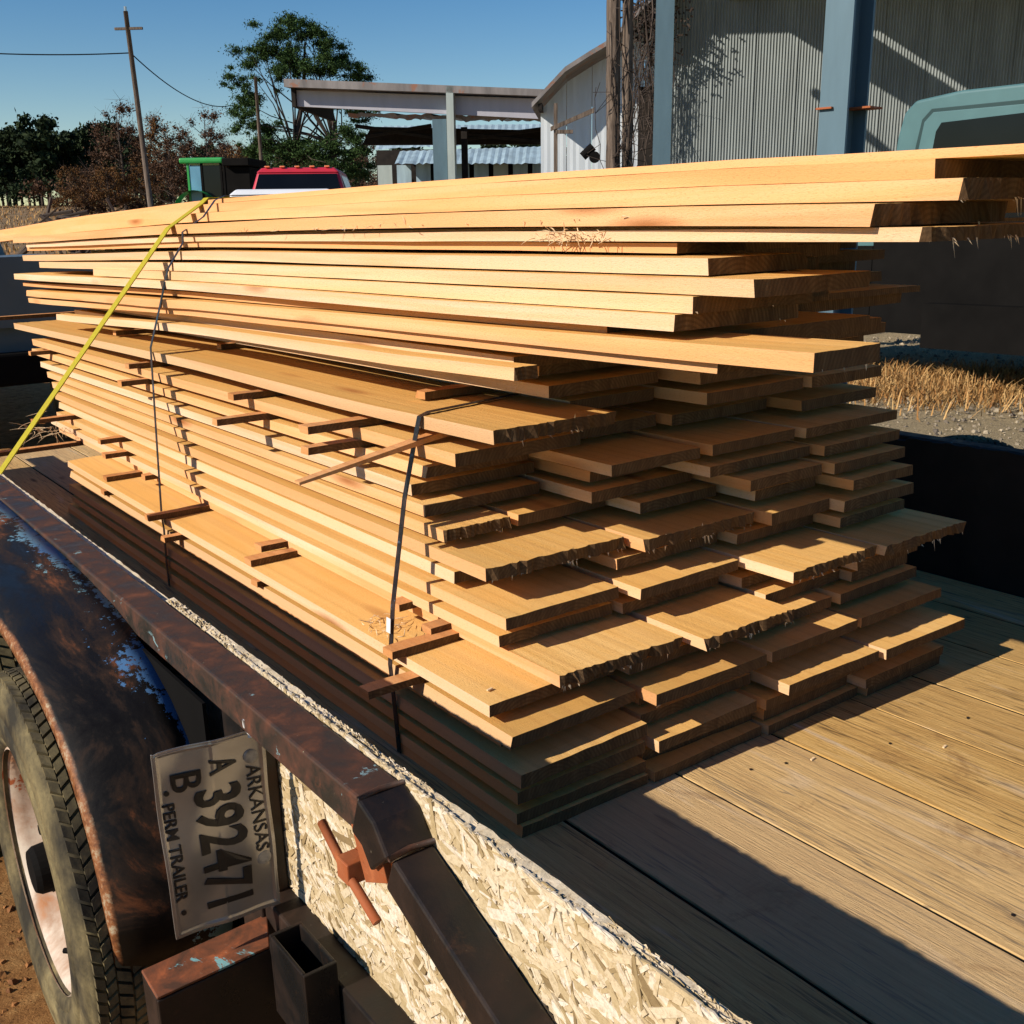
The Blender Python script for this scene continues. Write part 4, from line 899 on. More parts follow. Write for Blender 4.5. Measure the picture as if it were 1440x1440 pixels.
for k in range(4): put('side_board', MB().box((-.24, -6.9, .985 + .15 * k), (-.19, -2.35, 1.12 + .15 * k)), M['dark_timber_and_shade'], tk)
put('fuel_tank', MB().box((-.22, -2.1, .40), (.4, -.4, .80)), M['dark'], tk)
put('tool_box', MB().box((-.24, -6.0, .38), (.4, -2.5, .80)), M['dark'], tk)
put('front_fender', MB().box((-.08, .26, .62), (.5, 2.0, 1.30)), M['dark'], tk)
for y in (1.0, -5.2): put('wheel', MB().lathe_x([(-.06, .0), (-.06, .38), (-.03, .46), (.24, .46), (.27, .38), (.27, 0)], y, .46, 32), M['tyre'], tk)

# -- barn with corrugated wall
BY = 24.0
barn = thing('barn', 'corrugated metal barn with white gable sheets and a dark overhanging roof', 'barn', I4(0, BY, 0))
def bz(z): return 1.57 + (z - 1.52) * .965
# roofline (x, z)
RL = [(-1.41, 3.97), (-.72, 4.67), (-.2, 4.98), (.20, 5.20), (.65, 5.66), (1.03, 6.02), (1.45, 6.40), (2.4, 7.25), (3.6, 8.2), (5.5, 9.4)]
def roofz(x):
    if x <= RL[0][0]: return RL[0][1]
    for (a, za), (b2, zb_) in zip(RL, RL[1:]):
        if x <= b2: return za + (zb_ - za) * (x - a) / (b2 - a)
    return RL[-1][1] - (x - RL[-1][0]) * .8
sheets = [-1.28, -.72, -.18, .36, .92, 1.42]
for i in range(len(sheets) - 1):
    a, b2 = sheets[i], sheets[i + 1] - .012; mb = MB(); oy = .012 * (i % 2)
    nseg = 8
    v = []; f = []
    for k in range(nseg + 1):
        x = a + (b2 - a) * k / nseg; yy = oy + .004 * math.sin(k * 2.5)
        v += [(x, yy, .5), (x, yy, bz(roofz(x) - .18)), (x, yy + .01, .5), (x, yy + .01, bz(roofz(x) - .18))]
    for k in range(nseg): q = 4 * k; f += [(q, q + 4, q + 5, q + 1), (q + 2, q + 3, q + 7, q + 6)]
    put('wall_sheet', mb.add(v, f), M['sheet_white'], barn)
# doorway beside the vines
put('doorway', MB().box((.80, -.05, .5), (1.22, -.02, bz(4.35))), M['dark_timber_and_shade'], barn)
# corrugated wall
v = []; f = []; x = 1.44; pitch = .062; k = 0
while x < 15.5:
    for s in range(6):
        xx = x + pitch * s / 6; yy = -.014 * math.cos(2 * math.pi * s / 6); v += [(xx, yy, .4), (xx, yy, bz(roofz(min(xx, 5.5)) - .2 if xx < 5.5 else 9.0))]
    x += pitch
nn = len(v) // 2
f = [(2 * i, 2 * i + 2, 2 * i + 3, 2 * i + 1) for i in range(nn - 1)]
put('corrugated_wall', MB().add(v, f), M['sheet_gal'], barn)
for k in range(16): put('sheet_lap', MB().box((1.44 + .868 * k, -.026, .4), (1.452 + .868 * k, -.012, bz(min(roofz(min(1.44 + .868 * k, 5.4)) - .22, 8.8)))), M['sheet_gal'], barn)
# roof sheet edge
v = []; f = []
for i, (xx, zz) in enumerate(RL):
    for yy in (-.75, 9.0): v += [(xx - .02, yy, bz(zz + (.03 if yy < 0 else 0))), (xx - .02, yy, bz(zz - .07))]
for i in range(len(RL) - 1): q = 4 * i; f += [(q, q + 4, q + 6, q + 2), (q + 1, q + 3, q + 7, q + 5), (q, q + 1, q + 5, q + 4)]
f += [(0, 2, 3, 1)]
put('roof', MB().add(v, f), M['sheet_roof'], barn)
put('rafter', MB().hexa([(-1.30, -.70, bz(3.86)), (-1.22, -.70, bz(3.86)), (-1.22, 0, bz(3.86)), (-1.30, 0, bz(3.86)), (-1.30, -.70, bz(3.97)), (-1.22, -.70, bz(4.0)), (-1.22, 0, bz(4.0)), (-1.30, 0, bz(3.97))]), M['dark_timber_and_shade'], barn)
for x0, x1, z0 in ((2.6, 12, 6.05), (1.5, 12, 8.0)): put('purlin', MB().box((x0, -.12, bz(z0)), (x1, -.03, bz(z0 + .12))), M['dark_timber_and_shade'], barn)
# -- steel columns, with unseen roof panels shaped to cast the barn wall's shade
RZ = 7.2
shade_canopy = thing('shade_roof', 'unseen shed roof above the blue steel columns, shaped to shade the barn wall', 'shed', I4(1.27, 6, 0))
def rel(p): return (p[0] - 1.27, p[1] - 6, p[2])
def quad_slab(pts, t=.05, up=0):
    p = [rel((x, y, RZ + up)) for x, y in pts]; q = [(a, b2, c + t) for a, b2, c in p]; return MB().hexa(p + q)
def edge_pt(px, pz):  # point on the roof plane that shades wall point (px, pz)
    t = (RZ - (pz + ZB)) / -sun_b.z; return (px - sun_b.x * t, BY - sun_b.y * t)
A1, B1 = edge_pt(3.45, 5.55), edge_pt(6.45, 3.80)
A2, B2 = edge_pt(4.9, 5.55), edge_pt(7.3, 4.10)      # sunlit slit, lower edge
A3, B3 = edge_pt(5.15, 5.62), edge_pt(7.42, 4.22)
def extend(A, B, y): t = (y - A[1]) / (B[1] - A[1]); return (A[0] + (B[0] - A[0]) * t, y)
far_y = A1[1]
put('shade_roof_panel', quad_slab([extend(A1, B1, 13.5), extend(A2, B2, 13.5), extend(A2, B2, A2[1] + .05), extend(A1, B1, A1[1] + .05)]), M['dark_timber_and_shade'], shade_canopy)
put('shade_roof_panel', quad_slab([extend(A3, B3, 13.5), (15.5, 13.5), (15.5, A1[1]), extend(A3, B3, A1[1])]), M['dark_timber_and_shade'], shade_canopy)
p1 = edge_pt(2.2, 5.55); p2 = edge_pt(3.5, 5.55)
put('shade_roof_panel', quad_slab([(p1[0] - .4, A1[1] - .3), (15.5, A1[1] - .3), (15.5, BY - .9), (p1[0] - .4, BY - .9)], .05, .055), M['dark_timber_and_shade'], shade_canopy)
# unseen bar added only to cast a shadow across the wall
c1, c2 = edge_pt(5.2, 3.85), edge_pt(6.5, 2.6)
put('shadow_brace', MB().tube([rel((c1[0] - .3, c1[1] + .3, RZ - .03)), rel((c2[0], c2[1], RZ - .03))], .09, 6), M['dark_timber_and_shade'], shade_canopy)
def ibeam(name, x, y, fw, d, h, lab, ang=0.0):
    o = thing(name, lab, 'column', I4(x, y, 0) @ Matrix.Rotation(ang, 4, 'Z'), 'blue steel columns of the open shed')
    b2 = MB().box((-fw / 2, -d / 2, 0), (fw / 2, -d / 2 + .018, h)); put('flange', b2, M['col_paint'], o)
    put('flange', MB().box((-fw / 2, d / 2 - .018, 0), (fw / 2, d / 2, h)), M['col_paint'], o)
    put('web', MB().box((-.008, -d / 2 + .0185, 0), (.008, d / 2 - .0185, h)), M['col_paint'], o); return o
c2o = ibeam('steel_column', 1.27, 6.0, .16, .21, RZ - .02, 'nearest blue steel column with a rusty bracket plate', R(-42))
for s, lab in ((-1, 0), (1, 1)):
    put('bracket_plate', MB().box((-.09 if s < 0 else .0, -.125 if s < 0 else .0, bz(2.09)), (.0 if s < 0 else .15, -.05 if s < 0 else .13, bz(2.10))), M['orange_rust'], c2o)
ibeam('steel_column', .655, 12.0, .18, .18, RZ - .02, 'second blue steel column, left of the corrugated wall', R(0))
# -- twin vine covered poles
def vines(parent, x0, x1, z0, z1, n, yo, big=False):
    mb = MB()
    for i in range(n):
        x = random.uniform(x0, x1); z = random.uniform(z0, z1 * .6); pts = []; ph = random.uniform(0, 6); L_ = random.uniform(.8, 3.0)
        for k in range(9):
            t = k / 8; pts.append((x + .10 * math.sin(ph + t * 5) + random.gauss(0, .02), yo + random.gauss(0, .03), min(z1, z + t * L_)))
        mb.tube(pts, random.uniform(.004, .012), 4, False)
        for k in range(10):
            j = random.randrange(1, 8); p = Vector(pts[j]); q = p + Vector((random.gauss(0, .14), random.gauss(0, .05), random.gauss(0, .12)))
            mb.tube([p, q], .004, 3, False)
    o = put('vine', mb, M['twig'], parent); o['kind'] = 'stuff'; return o
for k, (x, rr, lab) in enumerate(((.14, .085, 'left one of the twin old wooden poles, vine covered'), (.30, .062, 'right one of the twin old wooden poles, darker and thinner'))):
    po = thing('wooden_pole', lab, 'pole', I4(x, 13, 0), 'twin wooden poles by the barn')
    mb = MB(); n = 14; v = []; ns = 40
    for j in range(ns + 1):
        z = 7.0 * j / ns
        for q in range(n):
            t = 2 * math.pi * q / n; r_ = rr * (1 + .12 * math.sin(q * 2.4 + k) + random.uniform(-.06, .06)) * (1 - .02 * z); v.append((r_ * math.cos(t) + .012 * math.sin(z), r_ * math.sin(t), z))
    mb.add(v, [(j * n + q, j * n + (q + 1) % n, (j + 1) * n + (q + 1) % n, (j + 1) * n + q) for j in range(ns) for q in range(n)])
    put('trunk', mb, M['polewood'], po, smooth=True)
    vines(po, -.12, .12, .5, 6.8, 11 if k else 5, -.1)
# vines hanging right of the poles
vo = thing('vine', 'bare vines hanging between the twin poles and the blue column', 'vine', I4(.5, 14, 0))
vines(vo, -.05, .32, 1.2, 6.6, 13, 0)
# bushy vine top on the barn wall corner that throws its shadow on the corrugated wall
v2 = thing('vine', 'vine tangle over the barn roof edge above the doorway', 'vine', I4(1.0, BY - .5, 0))
vines(v2, -.4, .3, 3.0, 6.3, 30, 0)
mbv = MB()
for i in range(520):
    a = random.uniform(0, 6.28); p = Vector((random.gauss(.05, .30), random.gauss(0, .2), 5.6 + random.gauss(0, .35))); q = p + Vector((random.gauss(0, .06), random.gauss(0, .06), random.gauss(0, .05))); mbv.tube([p, q], .02, 3, False)
o = put('vine_leaves', mbv, M['twig'], v2); o['kind'] = 'stuff'
# prop post with arm, and an old motor
pp = thing('wooden_post', 'thin grey post with a slanting arm in front of the barn', 'post', I4(-.72, 18, 0))
put('post', MB().box((-.03, -.03, 0), (.03, .03, bz(3.42))), M['polewood'], pp)
put('arm', MB().hexa([(-.08, -.06, bz(2.98)), (.62, -.06, bz(3.26)), (.62, -.02, bz(3.26)), (-.08, -.02, bz(2.98)), (-.08, -.06, bz(3.05)), (.62, -.06, bz(3.34)), (.62, -.02, bz(3.34)), (-.08, -.02, bz(3.05))]), M['polewood'], pp)
put('arm', MB().box((.0, -.05, bz(2.94)), (.28, .0, bz(3.0))), M['polewood'], pp)
mo = thing('electric_motor', 'dark old motor hanging beside the twin poles', 'motor', I4(-.12, 14.0, 2.42))
put('motor_body', MB().tube([(-.10, 0, -.06), (.03, 0, .06)], .055, 12), M['dark'], mo)
put('pulley', MB().tube([(.05, -.04, -.07), (.05, .0, -.07)], .07, 16), M['dark'], mo)
# rope coil on the load
rc = MB()
for k in range(4): rc.tube([(.055 * math.cos(t) + random.gauss(0, .004), .04 * math.sin(t), -.008 + .006 * k + .012 * math.sin(t * 2)) for t in np.linspace(0, 6.2, 18)], .007, 6, False)
setp(put('rope_coil', rc, M['dark_timber_and_shade'], mw=TL(2.02, 1.75, 1.253)), 'small dark rope coil lying on top of the load', 'rope')

# -- middle building: open pole shed with white fascia
mid = thing('pole_shed', 'open sided shed with a long white fascia and sagging dark roof', 'shed', I4(-4.4, 30, 0))
SM = 30 / 22
def r2(x, y, z): return ((x + .1) * SM + 4.4, (y - 22) * SM, max(0.0, 1.57 + (z - 1.52) * .94 * SM))
put('fascia', MB().hexa([r2(-6.15, 22, 3.95), r2(-.95, 22, 3.58), r2(-.95, 22.1, 3.58), r2(-6.15, 22.1, 3.95), r2(-6.15, 22, 4.27), r2(-.95, 22, 3.98), r2(-.95, 22.1, 3.98), r2(-6.15, 22.1, 4.27)]), M['fascia'], mid)
put('fascia', MB().hexa([r2(-6.22, 21.9, 3.93), r2(-6.14, 21.9, 3.93), r2(-6.14, 25, 3.93), r2(-6.22, 25, 3.93), r2(-6.22, 21.9, 4.40), r2(-6.14, 21.9, 4.40), r2(-6.14, 25, 4.55), r2(-6.22, 25, 4.55)]), M['dark_timber_and_shade'], mid)
put('roof', MB().hexa([r2(-6.3, 21.7, 4.30), r2(-.9, 21.7, 4.00), r2(-.9, 27, 4.2), r2(-6.3, 27, 4.6), r2(-6.3, 21.7, 4.46), r2(-.9, 21.7, 4.13), r2(-.9, 27, 4.35), r2(-6.3, 27, 4.75)]), M['sheet_roof'], mid)
# sagging second roof under the fascia
v = []; f = []; n = 46
for k in range(n + 1):
    x = -5.15 + 4.2 * k / n; zt_ = 3.80 - .035 * (x + 5.15) + random.uniform(-.03, .03); v += [r2(x, 22.12, zt_), r2(x, 26.5, zt_ + .30 - .9 * 0), r2(x, 22.16, zt_ - random.uniform(.05, .12))]
for k in range(n): q = 3 * k; f += [(q, q + 3, q + 4, q + 1), (q, q + 2, q + 5, q + 3)]
put('sagging_roof', MB().add(v, f), M['sheet_roof'], mid)
for x0, x1, za, zb_ in ((-5.2, -3.5, 3.62, 3.35), (-3.0, -1.0, 3.30, 3.52), (-2.9, -1.2, 3.42, 3.22), (-5.0, -3.6, 3.40, 3.6)):
    put('rafter', MB().tube([r2(x0, 23, za), r2(x1, 23, zb_)], .06, 5), M['dark_timber_and_shade'], mid)
put('dark_beam', MB().hexa([r2(-5.2, 23.6, 3.27), r2(-.95, 23.6, 3.22), r2(-.95, 23.8, 3.22), r2(-5.2, 23.8, 3.27), r2(-5.0, 23.6, 3.66), r2(-.95, 23.6, 3.5), r2(-.95, 23.8, 3.5), r2(-5.0, 23.8, 3.66)]), M['dark_timber_and_shade'], mid)
put('post', MB().box(r2(-3.40, 21.80, .0), r2(-3.12, 21.98, 3.62)), M['col_paint'], mid)
put('post', MB().box(r2(-3.10, 21.70, .0), r2(-2.96, 22.0, 4.24)), M['conc'], mid)
put('post', MB().box(r2(-2.90, 22.3, .0), r2(-2.78, 22.42, 3.5)), M['dark_timber_and_shade'], mid)
# low tin shed behind
ls = thing('tin_shed', 'low shed with pale blue tin roof and a rusty patch', 'shed', I4(-5.2, 41.6, 0))
def r3(x, y, z): return ((x + .1) * 1.3 + 5.2, (y - 32) * 1.3, max(0.0, 1.57 + (z - 1.52) * 1.10 * 1.3))
def tinroof(x0, x1, y0, z0a, z0b, y1, z1a, z1b):
    v = []; f = []; n = int((x1 - x0) / .10)
    for k in range(n + 1):
        t = k / n; x = x0 + (x1 - x0) * t; w_ = .02 * (k % 2); v += [r3(x, y0, z0a + (z0b - z0a) * t + w_ + random.uniform(-.015, .015)), r3(x, y1, z1a + (z1b - z1a) * t + w_)]
    return MB().add(v, [(2 * k, 2 * k + 2, 2 * k + 3, 2 * k + 1) for k in range(n)])
put('tin_roof', tinroof(-6.65, -1.5, 32, 3.42, 3.55, 33.0, 4.08, 4.05), M['tin'], ls)
put('tin_roof', tinroof(-5.9, -1.5, 31.0, 3.0, 2.95, 31.9, 3.36, 3.42), M['tin'], ls)
put('rust_patch', MB().hexa([r3(-5.75, 32.27, 3.66), r3(-5.35, 32.27, 3.66), r3(-5.35, 32.30, 3.66), r3(-5.75, 32.30, 3.66), r3(-5.75, 32.74, 4.0), r3(-5.35, 32.74, 4.0), r3(-5.35, 32.77, 4.0), r3(-5.75, 32.77, 4.0)]), M['tin_rust'], ls)
for k in range(9):
    x = -6.5 + k * .56
    put('wall_board', MB().box(r3(x, 31.5, 0.4), r3(x + .42, 31.53, 3.2 if k > 1 else 3.0)), M['tin'] if k % 3 else M['conc'], ls)
put('shaded_interior', MB().box(r3(-6.6, 31.9, .4), r3(-1.5, 31.95, 3.4)), M['dark_timber_and_shade'], ls)

# -- vehicles behind
tr_ = thing('tractor', 'green farm tractor with a square glass cab', 'tractor', I4(-10.45, 30, .41) )
def tb(name, a, b2, m, bv=.02): return bevel(put(name, MB().box(a, b2), M[m], tr_), bv)
tb('cab_roof', (-.98, -.7, 2.80), (.25, .7, 2.95), 'green_paint', .05); tb('canopy_rear', (.26, -.8, 2.72), (1.0, .8, 2.92), 'dark')
for x in (-.80, -.42, .12, .20): tb('cab_pillar', (x, -.62, 1.6), (x + .06, -.56, 2.80), 'green_paint' if x < -.5 else 'dark', .005)
tb('cab_window', (-.74, -.60, 1.75), (-.43, -.58, 2.75), 'glass_blue', .002); tb('cab_window', (-.35, -.60, 1.75), (.12, -.58, 2.75), 'glass', .002)
tb('cab_side', (.21, -.6, 1.4), (.95, .6, 2.7), 'dark'); tb('cab_body', (-.8, -.55, .9), (.2, .6, 1.74), 'green_paint'); tb('hood', (-2.2, -.35, .9), (-.82, .35, 1.65), 'green_paint')
fm = MB(); n = 16; v = []
for k in range(n + 1):
    t = math.pi * k / n; v += [(-.55 + .72 * math.cos(t), -.95, 1.15 + .95 * math.sin(t)), (-.55 + .72 * math.cos(t), -.55, 1.15 + .95 * math.sin(t))]
put('wheel_guard', fm.add(v, [(2 * k, 2 * k + 2, 2 * k + 3, 2 * k + 1) for k in range(n)]), M['green_paint'], tr_, smooth=True)
def ylathe(prof, cx, cz, n=36):
    b2 = MB().lathe_x(prof, 0, cz, n); b2.v = [(y + cx, x, z) for x, y, z in b2.v]; return b2
for cx, rr in ((-.55, .85), (-1.9, .5)): put('wheel', ylathe([(-.95, 0), (-.95, rr * .8), (-.9, rr), (-.6, rr), (-.55, rr * .8), (-.55, 0)], cx, rr - .0), M['tyre'], tr_)

def car(name, lab, cat, x, y, zroof, w, paint, lights=False):
    z0 = 0.0; s = zroof
    o = thing(name, lab, cat, I4(x, y, 0) @ Matrix.Rotation(R(8), 4, 'Z'))
    hw = w / 2
    bevel(put('cab', MB().hexa([(-hw, 0, s - .62), (hw, 0, s - .62), (hw, 1.9, s - .62), (-hw, 1.9, s - .62), (-hw + .17, .22, s - .05), (hw - .17, .22, s - .05), (hw - .17, 1.6, s - .05), (-hw + .17, 1.6, s - .05)]), M[paint], o), .05, 3)
    bevel(put('roof', MB().hexa([(-hw + .15, .18, s - .08), (hw - .15, .18, s - .08), (hw - .15, 1.6, s - .08), (-hw + .15, 1.6, s - .08), (-hw + .24, .26, s), (hw - .24, .26, s), (hw - .24, 1.5, s), (-hw + .24, 1.5, s)]), M[paint], o), .03, 3)
    put('rear_window', MB().hexa([(-hw + .08, .015, s - .55), (hw - .08, .015, s - .55), (hw - .08, .03, s - .55), (-hw + .08, .03, s - .55), (-hw + .20, .185, s - .10), (hw - .20, .185, s - .10), (hw - .20, .20, s - .10), (-hw + .20, .20, s - .10)]), M['glass'], o)
    for sx in (-1, 1):
        put('side_window', MB().hexa([(sx * (hw - .03), .3, s - .55), (sx * (hw + .004), .3, s - .55), (sx * (hw + .004), 1.6, s - .55), (sx * (hw - .03), 1.6, s - .55), (sx * (hw - .20), .4, s - .12), (sx * (hw - .145), .4, s - .12), (sx * (hw - .145), 1.4, s - .12), (sx * (hw - .20), 1.4, s - .12)]), M['glass'], o)
        bevel(put('mirror', MB().box((sx * (hw + .02) - .1, 1.5, s - .55), (sx * (hw + .02) + .1, 1.56, s - .38)), M['dark'], o), .01)
    bevel(put('body', MB().box((-hw - .05, -1.9, .45), (hw + .05, 3.4, s - .64)), M[paint], o), .06, 3)
    for sx in (-1, 1):
        for yy in (-1.1, 2.6): put('wheel', MB().lathe_x([(sx * hw - .11, 0), (sx * hw - .11, .38), (sx * hw + .11, .38), (sx * hw + .11, 0)], yy, .38, 24), M['tyre'], o)
    if lights:
        for k in range(5): bevel(put('roof_light', MB().box((-.52 + k * .235, .22, s + .0), (-.44 + k * .235, .30, s + .025)), M['amber'], o), .01)
    return o
car('pickup_truck', 'red pickup truck with amber roof lights behind the load', 'truck', -4.75, 17, 2.45, 1.62, 'red_paint', True)
car('car', 'white car with only its roof showing over the boards', 'car', -4.15, 14, 2.03, 1.70, 'white_paint')

# -- utility poles and wires
def upole(x, y, h, r0, lab, lean=0):
    o = thing('utility_pole', lab, 'utility pole', I4(x, y, 0), 'utility poles beyond the yard')
    put('pole', MB().tube([(0, 0, 0), (lean * .5, 0, h * .5), (lean, 0, h)], [r0, r0 * .85, r0 * .7], 10), M['polewood'], o, smooth=True); return o
p1o = upole(-16.33, 39, 8.85, .115, 'tall leaning utility pole against the sky at the left', -.30)
put('crossarm', MB().box((-.75, -.05, 8.25), (.25, .05, 8.33)), M['polewood'], p1o)
put('insulator', MB().tube([(-.3, 0, 8.84), (-.3, 0, 9.0)], .05, 8), M['bare'], p1o)
upole(-11.62, 37.3, 6.4, .075, 'short pale pole in front of the pine tree')
wr = MB(); pts = []
for k in range(21): t = k / 20; pts.append((-16.6 - 9 * t, 39 - 2 * t, 7.5 + .28 * t - 1.6 * t * (1 - t) * .5))
wr.tube(pts, .022, 5, False)
setp(put('power_line', wr, M['dark'], mw=BF), 'black cable running left from the leaning utility pole', 'cable')
wr = MB(); pts = []
for k in range(21): t = k / 20; pts.append((-16.6 - 3.6 * t, 39 + 21 * t, 7.5 + .4 * t - 2.4 * t * (1 - t)))
wr.tube(pts, .022, 5, False)
setp(put('power_line', wr, M['dark'], mw=BF), 'thin cable sagging right from the leaning utility pole', 'cable')

# -- trees
def leaf_cloud(blobs, n, size, flat=.6, asp=.6):
    tot = sum(b2[3] ** 2 for b2 in blobs); vs = []; 
    for (cx, cy, cz, rr) in blobs:
        m = int(n * rr ** 2 / tot)
        d = rng.normal(size=(m, 3)); d /= np.linalg.norm(d, axis=1)[:, None]; rad = rng.random(m) ** .45
        rad = np.abs(rng.normal(size=m)) * .52
        c = np.array([cx, cy, cz]) + d * rad[:, None] * rr * np.array([1, 1, flat])
        a = rng.normal(size=(m, 3)); a /= np.linalg.norm(a, axis=1)[:, None]; b_ = np.cross(a, rng.normal(size=(m, 3))); b_ /= np.linalg.norm(b_, axis=1)[:, None]
        s = size * (.5 + rng.random(m))[:, None]
        vs.append(np.stack([c - a * s, c + b_ * s * asp, c + a * s, c - b_ * s * asp], axis=1).reshape(-1, 3))
    V = np.concatenate(vs); F = np.arange(len(V)).reshape(-1, 4)
    me = bpy.data.meshes.new('crown'); me.from_pydata(V.tolist(), [], F.tolist()); me.update(); return me
def limbs(mb, base, tips, r0):
    for tp_ in tips:
        p = Vector(base); q = Vector(tp_); m1 = p.lerp(q, .35) + Vector((random.gauss(0, .15), random.gauss(0, .1), random.gauss(.1, .15))); m2 = p.lerp(q, .7) + Vector((random.gauss(0, .2), random.gauss(0, .1), random.gauss(.1, .15)))
        mb.tube([p, m1, m2, q], [r0, r0 * .7, r0 * .45, r0 * .15], 6, False)
# big pine at world (-13.2, 50)
PX, PY = -13.2, 50; pb = gz(0, PY)
def pz(z): return 1.57 + (z - 1.52) * .93
bl = []
for (x, z, r_) in [(-16.3, 8.3, .65), (-15.9, 7.5, .7), (-16.4, 6.5, .65), (-15.5, 6.2, .7), (-15.3, 9.4, .75), (-14.6, 10.1, .75), (-13.8, 10.6, .7), (-13.0, 10.3, .8), (-14.3, 9.2, .8), (-12.2, 9.7, .8), (-11.5, 9.1, .75), (-11.0, 8.4, .7), (-12.6, 8.8, .85), (-13.6, 8.5, .7), (-11.3, 7.4, .75), (-10.9, 6.7, .55), (-12.2, 7.6, .7), (-15.2, 5.2, .8), (-13.8, 5.0, .9), (-12.4, 5.2, .9), (-11.4, 5.6, .8), (-14.6, 4.3, .8), (-13.0, 4.2, .8), (-11.6, 4.4, .8), (-16.2, 5.0, .5)]:
    for k in range(12): bl.append((x - PX + random.gauss(0, .40), random.gauss(0, .8), pz(z) - pb + random.gauss(0, .26), r_ * random.uniform(.35, .85)))
pine = thing('pine_tree', 'big loose crowned pine standing above the white fascia shed', 'tree', I4(PX + .1, PY, pb))
put('crown', leaf_cloud(bl, 130000, .060, .6, .30), M['pine_leaf'], pine)
mb = MB().tube([(-.9, 0, 0), (-.95, 0, 2.4), (-.75, 0, 4.4), (-.3, 0, 6.0), (-.1, 0, 8.2)], [.22, .19, .15, .10, .04], 8)
mb.tube([(1.0, .3, 0), (.8, .3, 2.6), (1.0, .3, 4.6), (.6, .3, 6.6)], [.2, .16, .11, .05], 8)
limbs(mb, (-.85, 0, 3.4), [(b2[0], b2[1], b2[2]) for b2 in random.sample(bl, 26)], .05); limbs(mb, (.9, .3, 3.8), [(b2[0], b2[1], b2[2]) for b2 in random.sample(bl, 26)], .05)
put('trunk', mb, M['twig'], pine, smooth=True)
# far pine wood at the left
var = []
for k in range(4):
    h = [8.0, 7.1, 8.5, 7.5][k]; b3 = []
    for q in range(34): b3.append((random.gauss(0, 1.1), random.gauss(0, 1.0), h * random.uniform(.30, 1.0), random.uniform(.6, 1.1)))
    me = leaf_cloud(b3, 6000, .22, .8); me.materials.append(M['pine_far'])
    t = MB().tube([(0, 0, 0), (random.gauss(0, .1), 0, h * .5), (random.gauss(0, .2), 0, h * .92)], [.16, .12, .05], 6).mesh('trunk'); t.materials.append(M['twig']); var.append((me, t))
def pine_far(x, y, s, k, lab, grp):
    o = thing('pine_tree', lab, 'tree', I4(x, y, gz(0, .997 * y - .079 * x) - .1) @ Matrix.Rotation(random.uniform(0, 6), 4, 'Z') @ Matrix.Diagonal((s, s, s * random.uniform(.9, 1.1), 1)), grp)
    for nm_, me in (('crown', var[k][0]), ('trunk', var[k][1])):
        c = bpy.data.objects.new(nm_, me); COL.objects.link(c); c.parent = o
for i in range(80):
    y = random.uniform(104, 126); px_ = random.uniform(-.64, -.41) if i < 52 else random.uniform(-.42, -.02)
    x = px_ * y; s = random.uniform(.80, .98) * (1.0 if px_ < -.44 else .78)
    pine_far(x, y, s, i % 4, 'dark pine in the wood along the far side of the field', 'pines of the far wood')
# rusty half bare trees
rv = []
for k in range(5):
    b3 = []; h = [5.2, 6.2, 5.6, 4.3, 6.4][k]
    mb = MB().tube([(0, 0, 0), (.1, 0, h * .4), (0, 0, h * .95)], [.10, .07, .02], 6)
    for q in range(46):
        z0 = h * random.uniform(.12, .85); a = random.uniform(0, 6.28); l = (h - z0) * .40 + .5; tip = (math.cos(a) * l * random.uniform(.4, 1), math.sin(a) * l, z0 + random.uniform(.4, 1.5)); mb.tube([(0, 0, z0), ((tip[0]) * .5, tip[1] * .5, z0 + .4), tip], [.03, .018, .006], 4, False)
        b3.append((tip[0] * .8, tip[1] * .8, min(h * 1.0, tip[2]), random.uniform(.3, .7)))
        for w_ in range(5):
            e = (tip[0] + random.gauss(0, .35), tip[1] + random.gauss(0, .35), tip[2] + random.uniform(-.1, .8)); mb.tube([tip, e], [.010, .004], 3, False)
    me = leaf_cloud(b3, 9000, .055, 1.0); me.materials.append(M['rust_leaf'] if k in (0, 3, 1) else M['grey_leaf']); t = mb.mesh('trunk'); t.materials.append(M['twig']); rv.append((me, t))
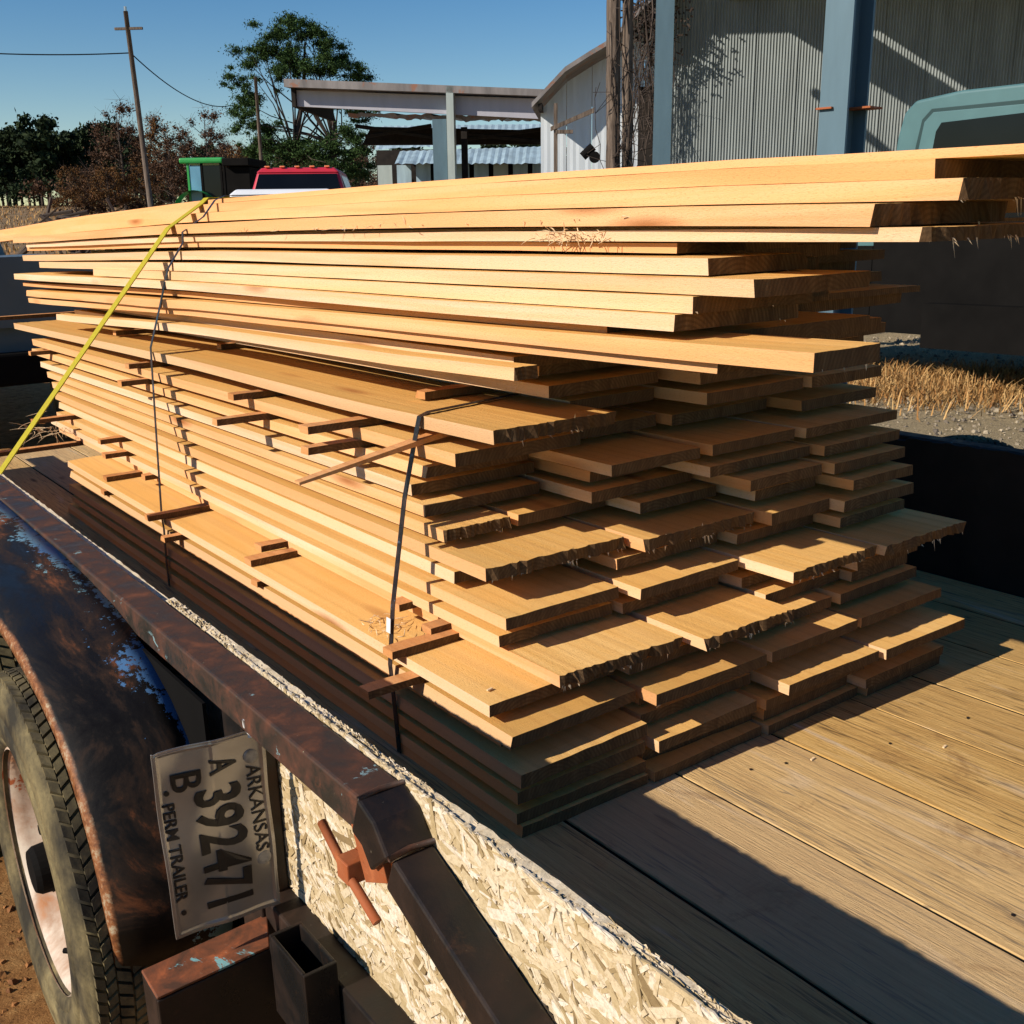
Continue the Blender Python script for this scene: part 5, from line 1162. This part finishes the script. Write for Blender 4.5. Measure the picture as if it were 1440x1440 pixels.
RT = [(-31.6, 71, 1.08, 4, 'tall thin half bare tree left of the leaning pole'), (-32.6, 66, .62, 0, 'orange bushy tree at the left end of the thicket'), (-30.4, 66, .72, 3, 'yellow brown bushy tree beside the leaning pole'), (-28.9, 68, .70, 0, 'low russet tree just right of the leaning pole'), (-27.6, 69, 1.0, 1, 'tallest russet tree of the thicket right of the pole'), (-26.3, 66, .80, 2, 'grey brown tree right of the tallest russet tree'), (-25.0, 69, .98, 4, 'bare brown tree near the middle of the thicket'), (-23.8, 67, .78, 2, 'grey brown tree left of the big pine'), (-22.2, 67, .72, 1, 'russet tree behind the green tractor'), (-20.6, 70, .74, 2, 'brown tree behind the short pale pole'), (-18.4, 68, .66, 1, 'russet tree partly behind the big pine'), (-16.6, 66, .62, 2, 'brown tree low behind the big pine'), (-14.4, 68, .66, 4, 'grey tree behind the big pine trunk'), (-12.4, 66, .62, 2, 'grey tree at the left end of the white fascia'), (-34.8, 74, .55, 2, 'small grey bush tree at the edge of the pine wood'), (-37.6, 80, .5, 2, 'second small grey bush before the pine wood'), (-41, 84, .5, 4, 'third small grey bush before the pine wood')]
for x, y, s, k, lab in RT:
    o = thing('bare_tree', lab, 'tree', I4(x, y, gz(0, .997 * y - .079 * x) - .1) @ Matrix.Rotation(random.uniform(0, 6), 4, 'Z') @ Matrix.Diagonal((s * 1.1, s * 1.1, s, 1)), 'half bare trees of the thicket')
    for nm_, me in (('crown', rv[k][0]), ('trunk', rv[k][1])):
        c = bpy.data.objects.new(nm_, me); COL.objects.link(c); c.parent = o
# undergrowth mass behind the thicket
me = leaf_cloud([(x_, random.uniform(72, 76), gz(0, 72) + random.uniform(.3, 2.2), random.uniform(.8, 1.5)) for x_ in np.linspace(-38, -4, 60)], 24000, .10, .8)
o = put('undergrowth', me, M['grey_leaf'], mw=BF); setp(o, 'brown undergrowth along the foot of the thicket', 'undergrowth', kind='stuff')
me = leaf_cloud([(x_, random.uniform(98, 101), gz(0, 100) + random.uniform(.2, 2.0), random.uniform(.9, 1.8)) for x_ in np.linspace(-68, -4, 70)], 20000, .16, .8)
o = put('dark_undergrowth', me, M['pine_far'], mw=BF); setp(o, 'dark undergrowth filling the foot of the pine wood', 'undergrowth', kind='stuff')
# brush pile at far left
br_ = thing('brush_pile', 'dark brush pile at the left edge of the field', 'brush', I4(-8.2, 16.5, 0))
mb = MB()
for i in range(70): p = Vector((random.gauss(0, .4), random.gauss(0, .3), random.uniform(1.0, 1.75))); mb.tube([p, p + Vector((random.gauss(0, .4), 0, random.gauss(0, .2)))], random.uniform(.01, .04), 5)
q = put('branches', mb, M['twig'], br_); q['kind'] = 'stuff'
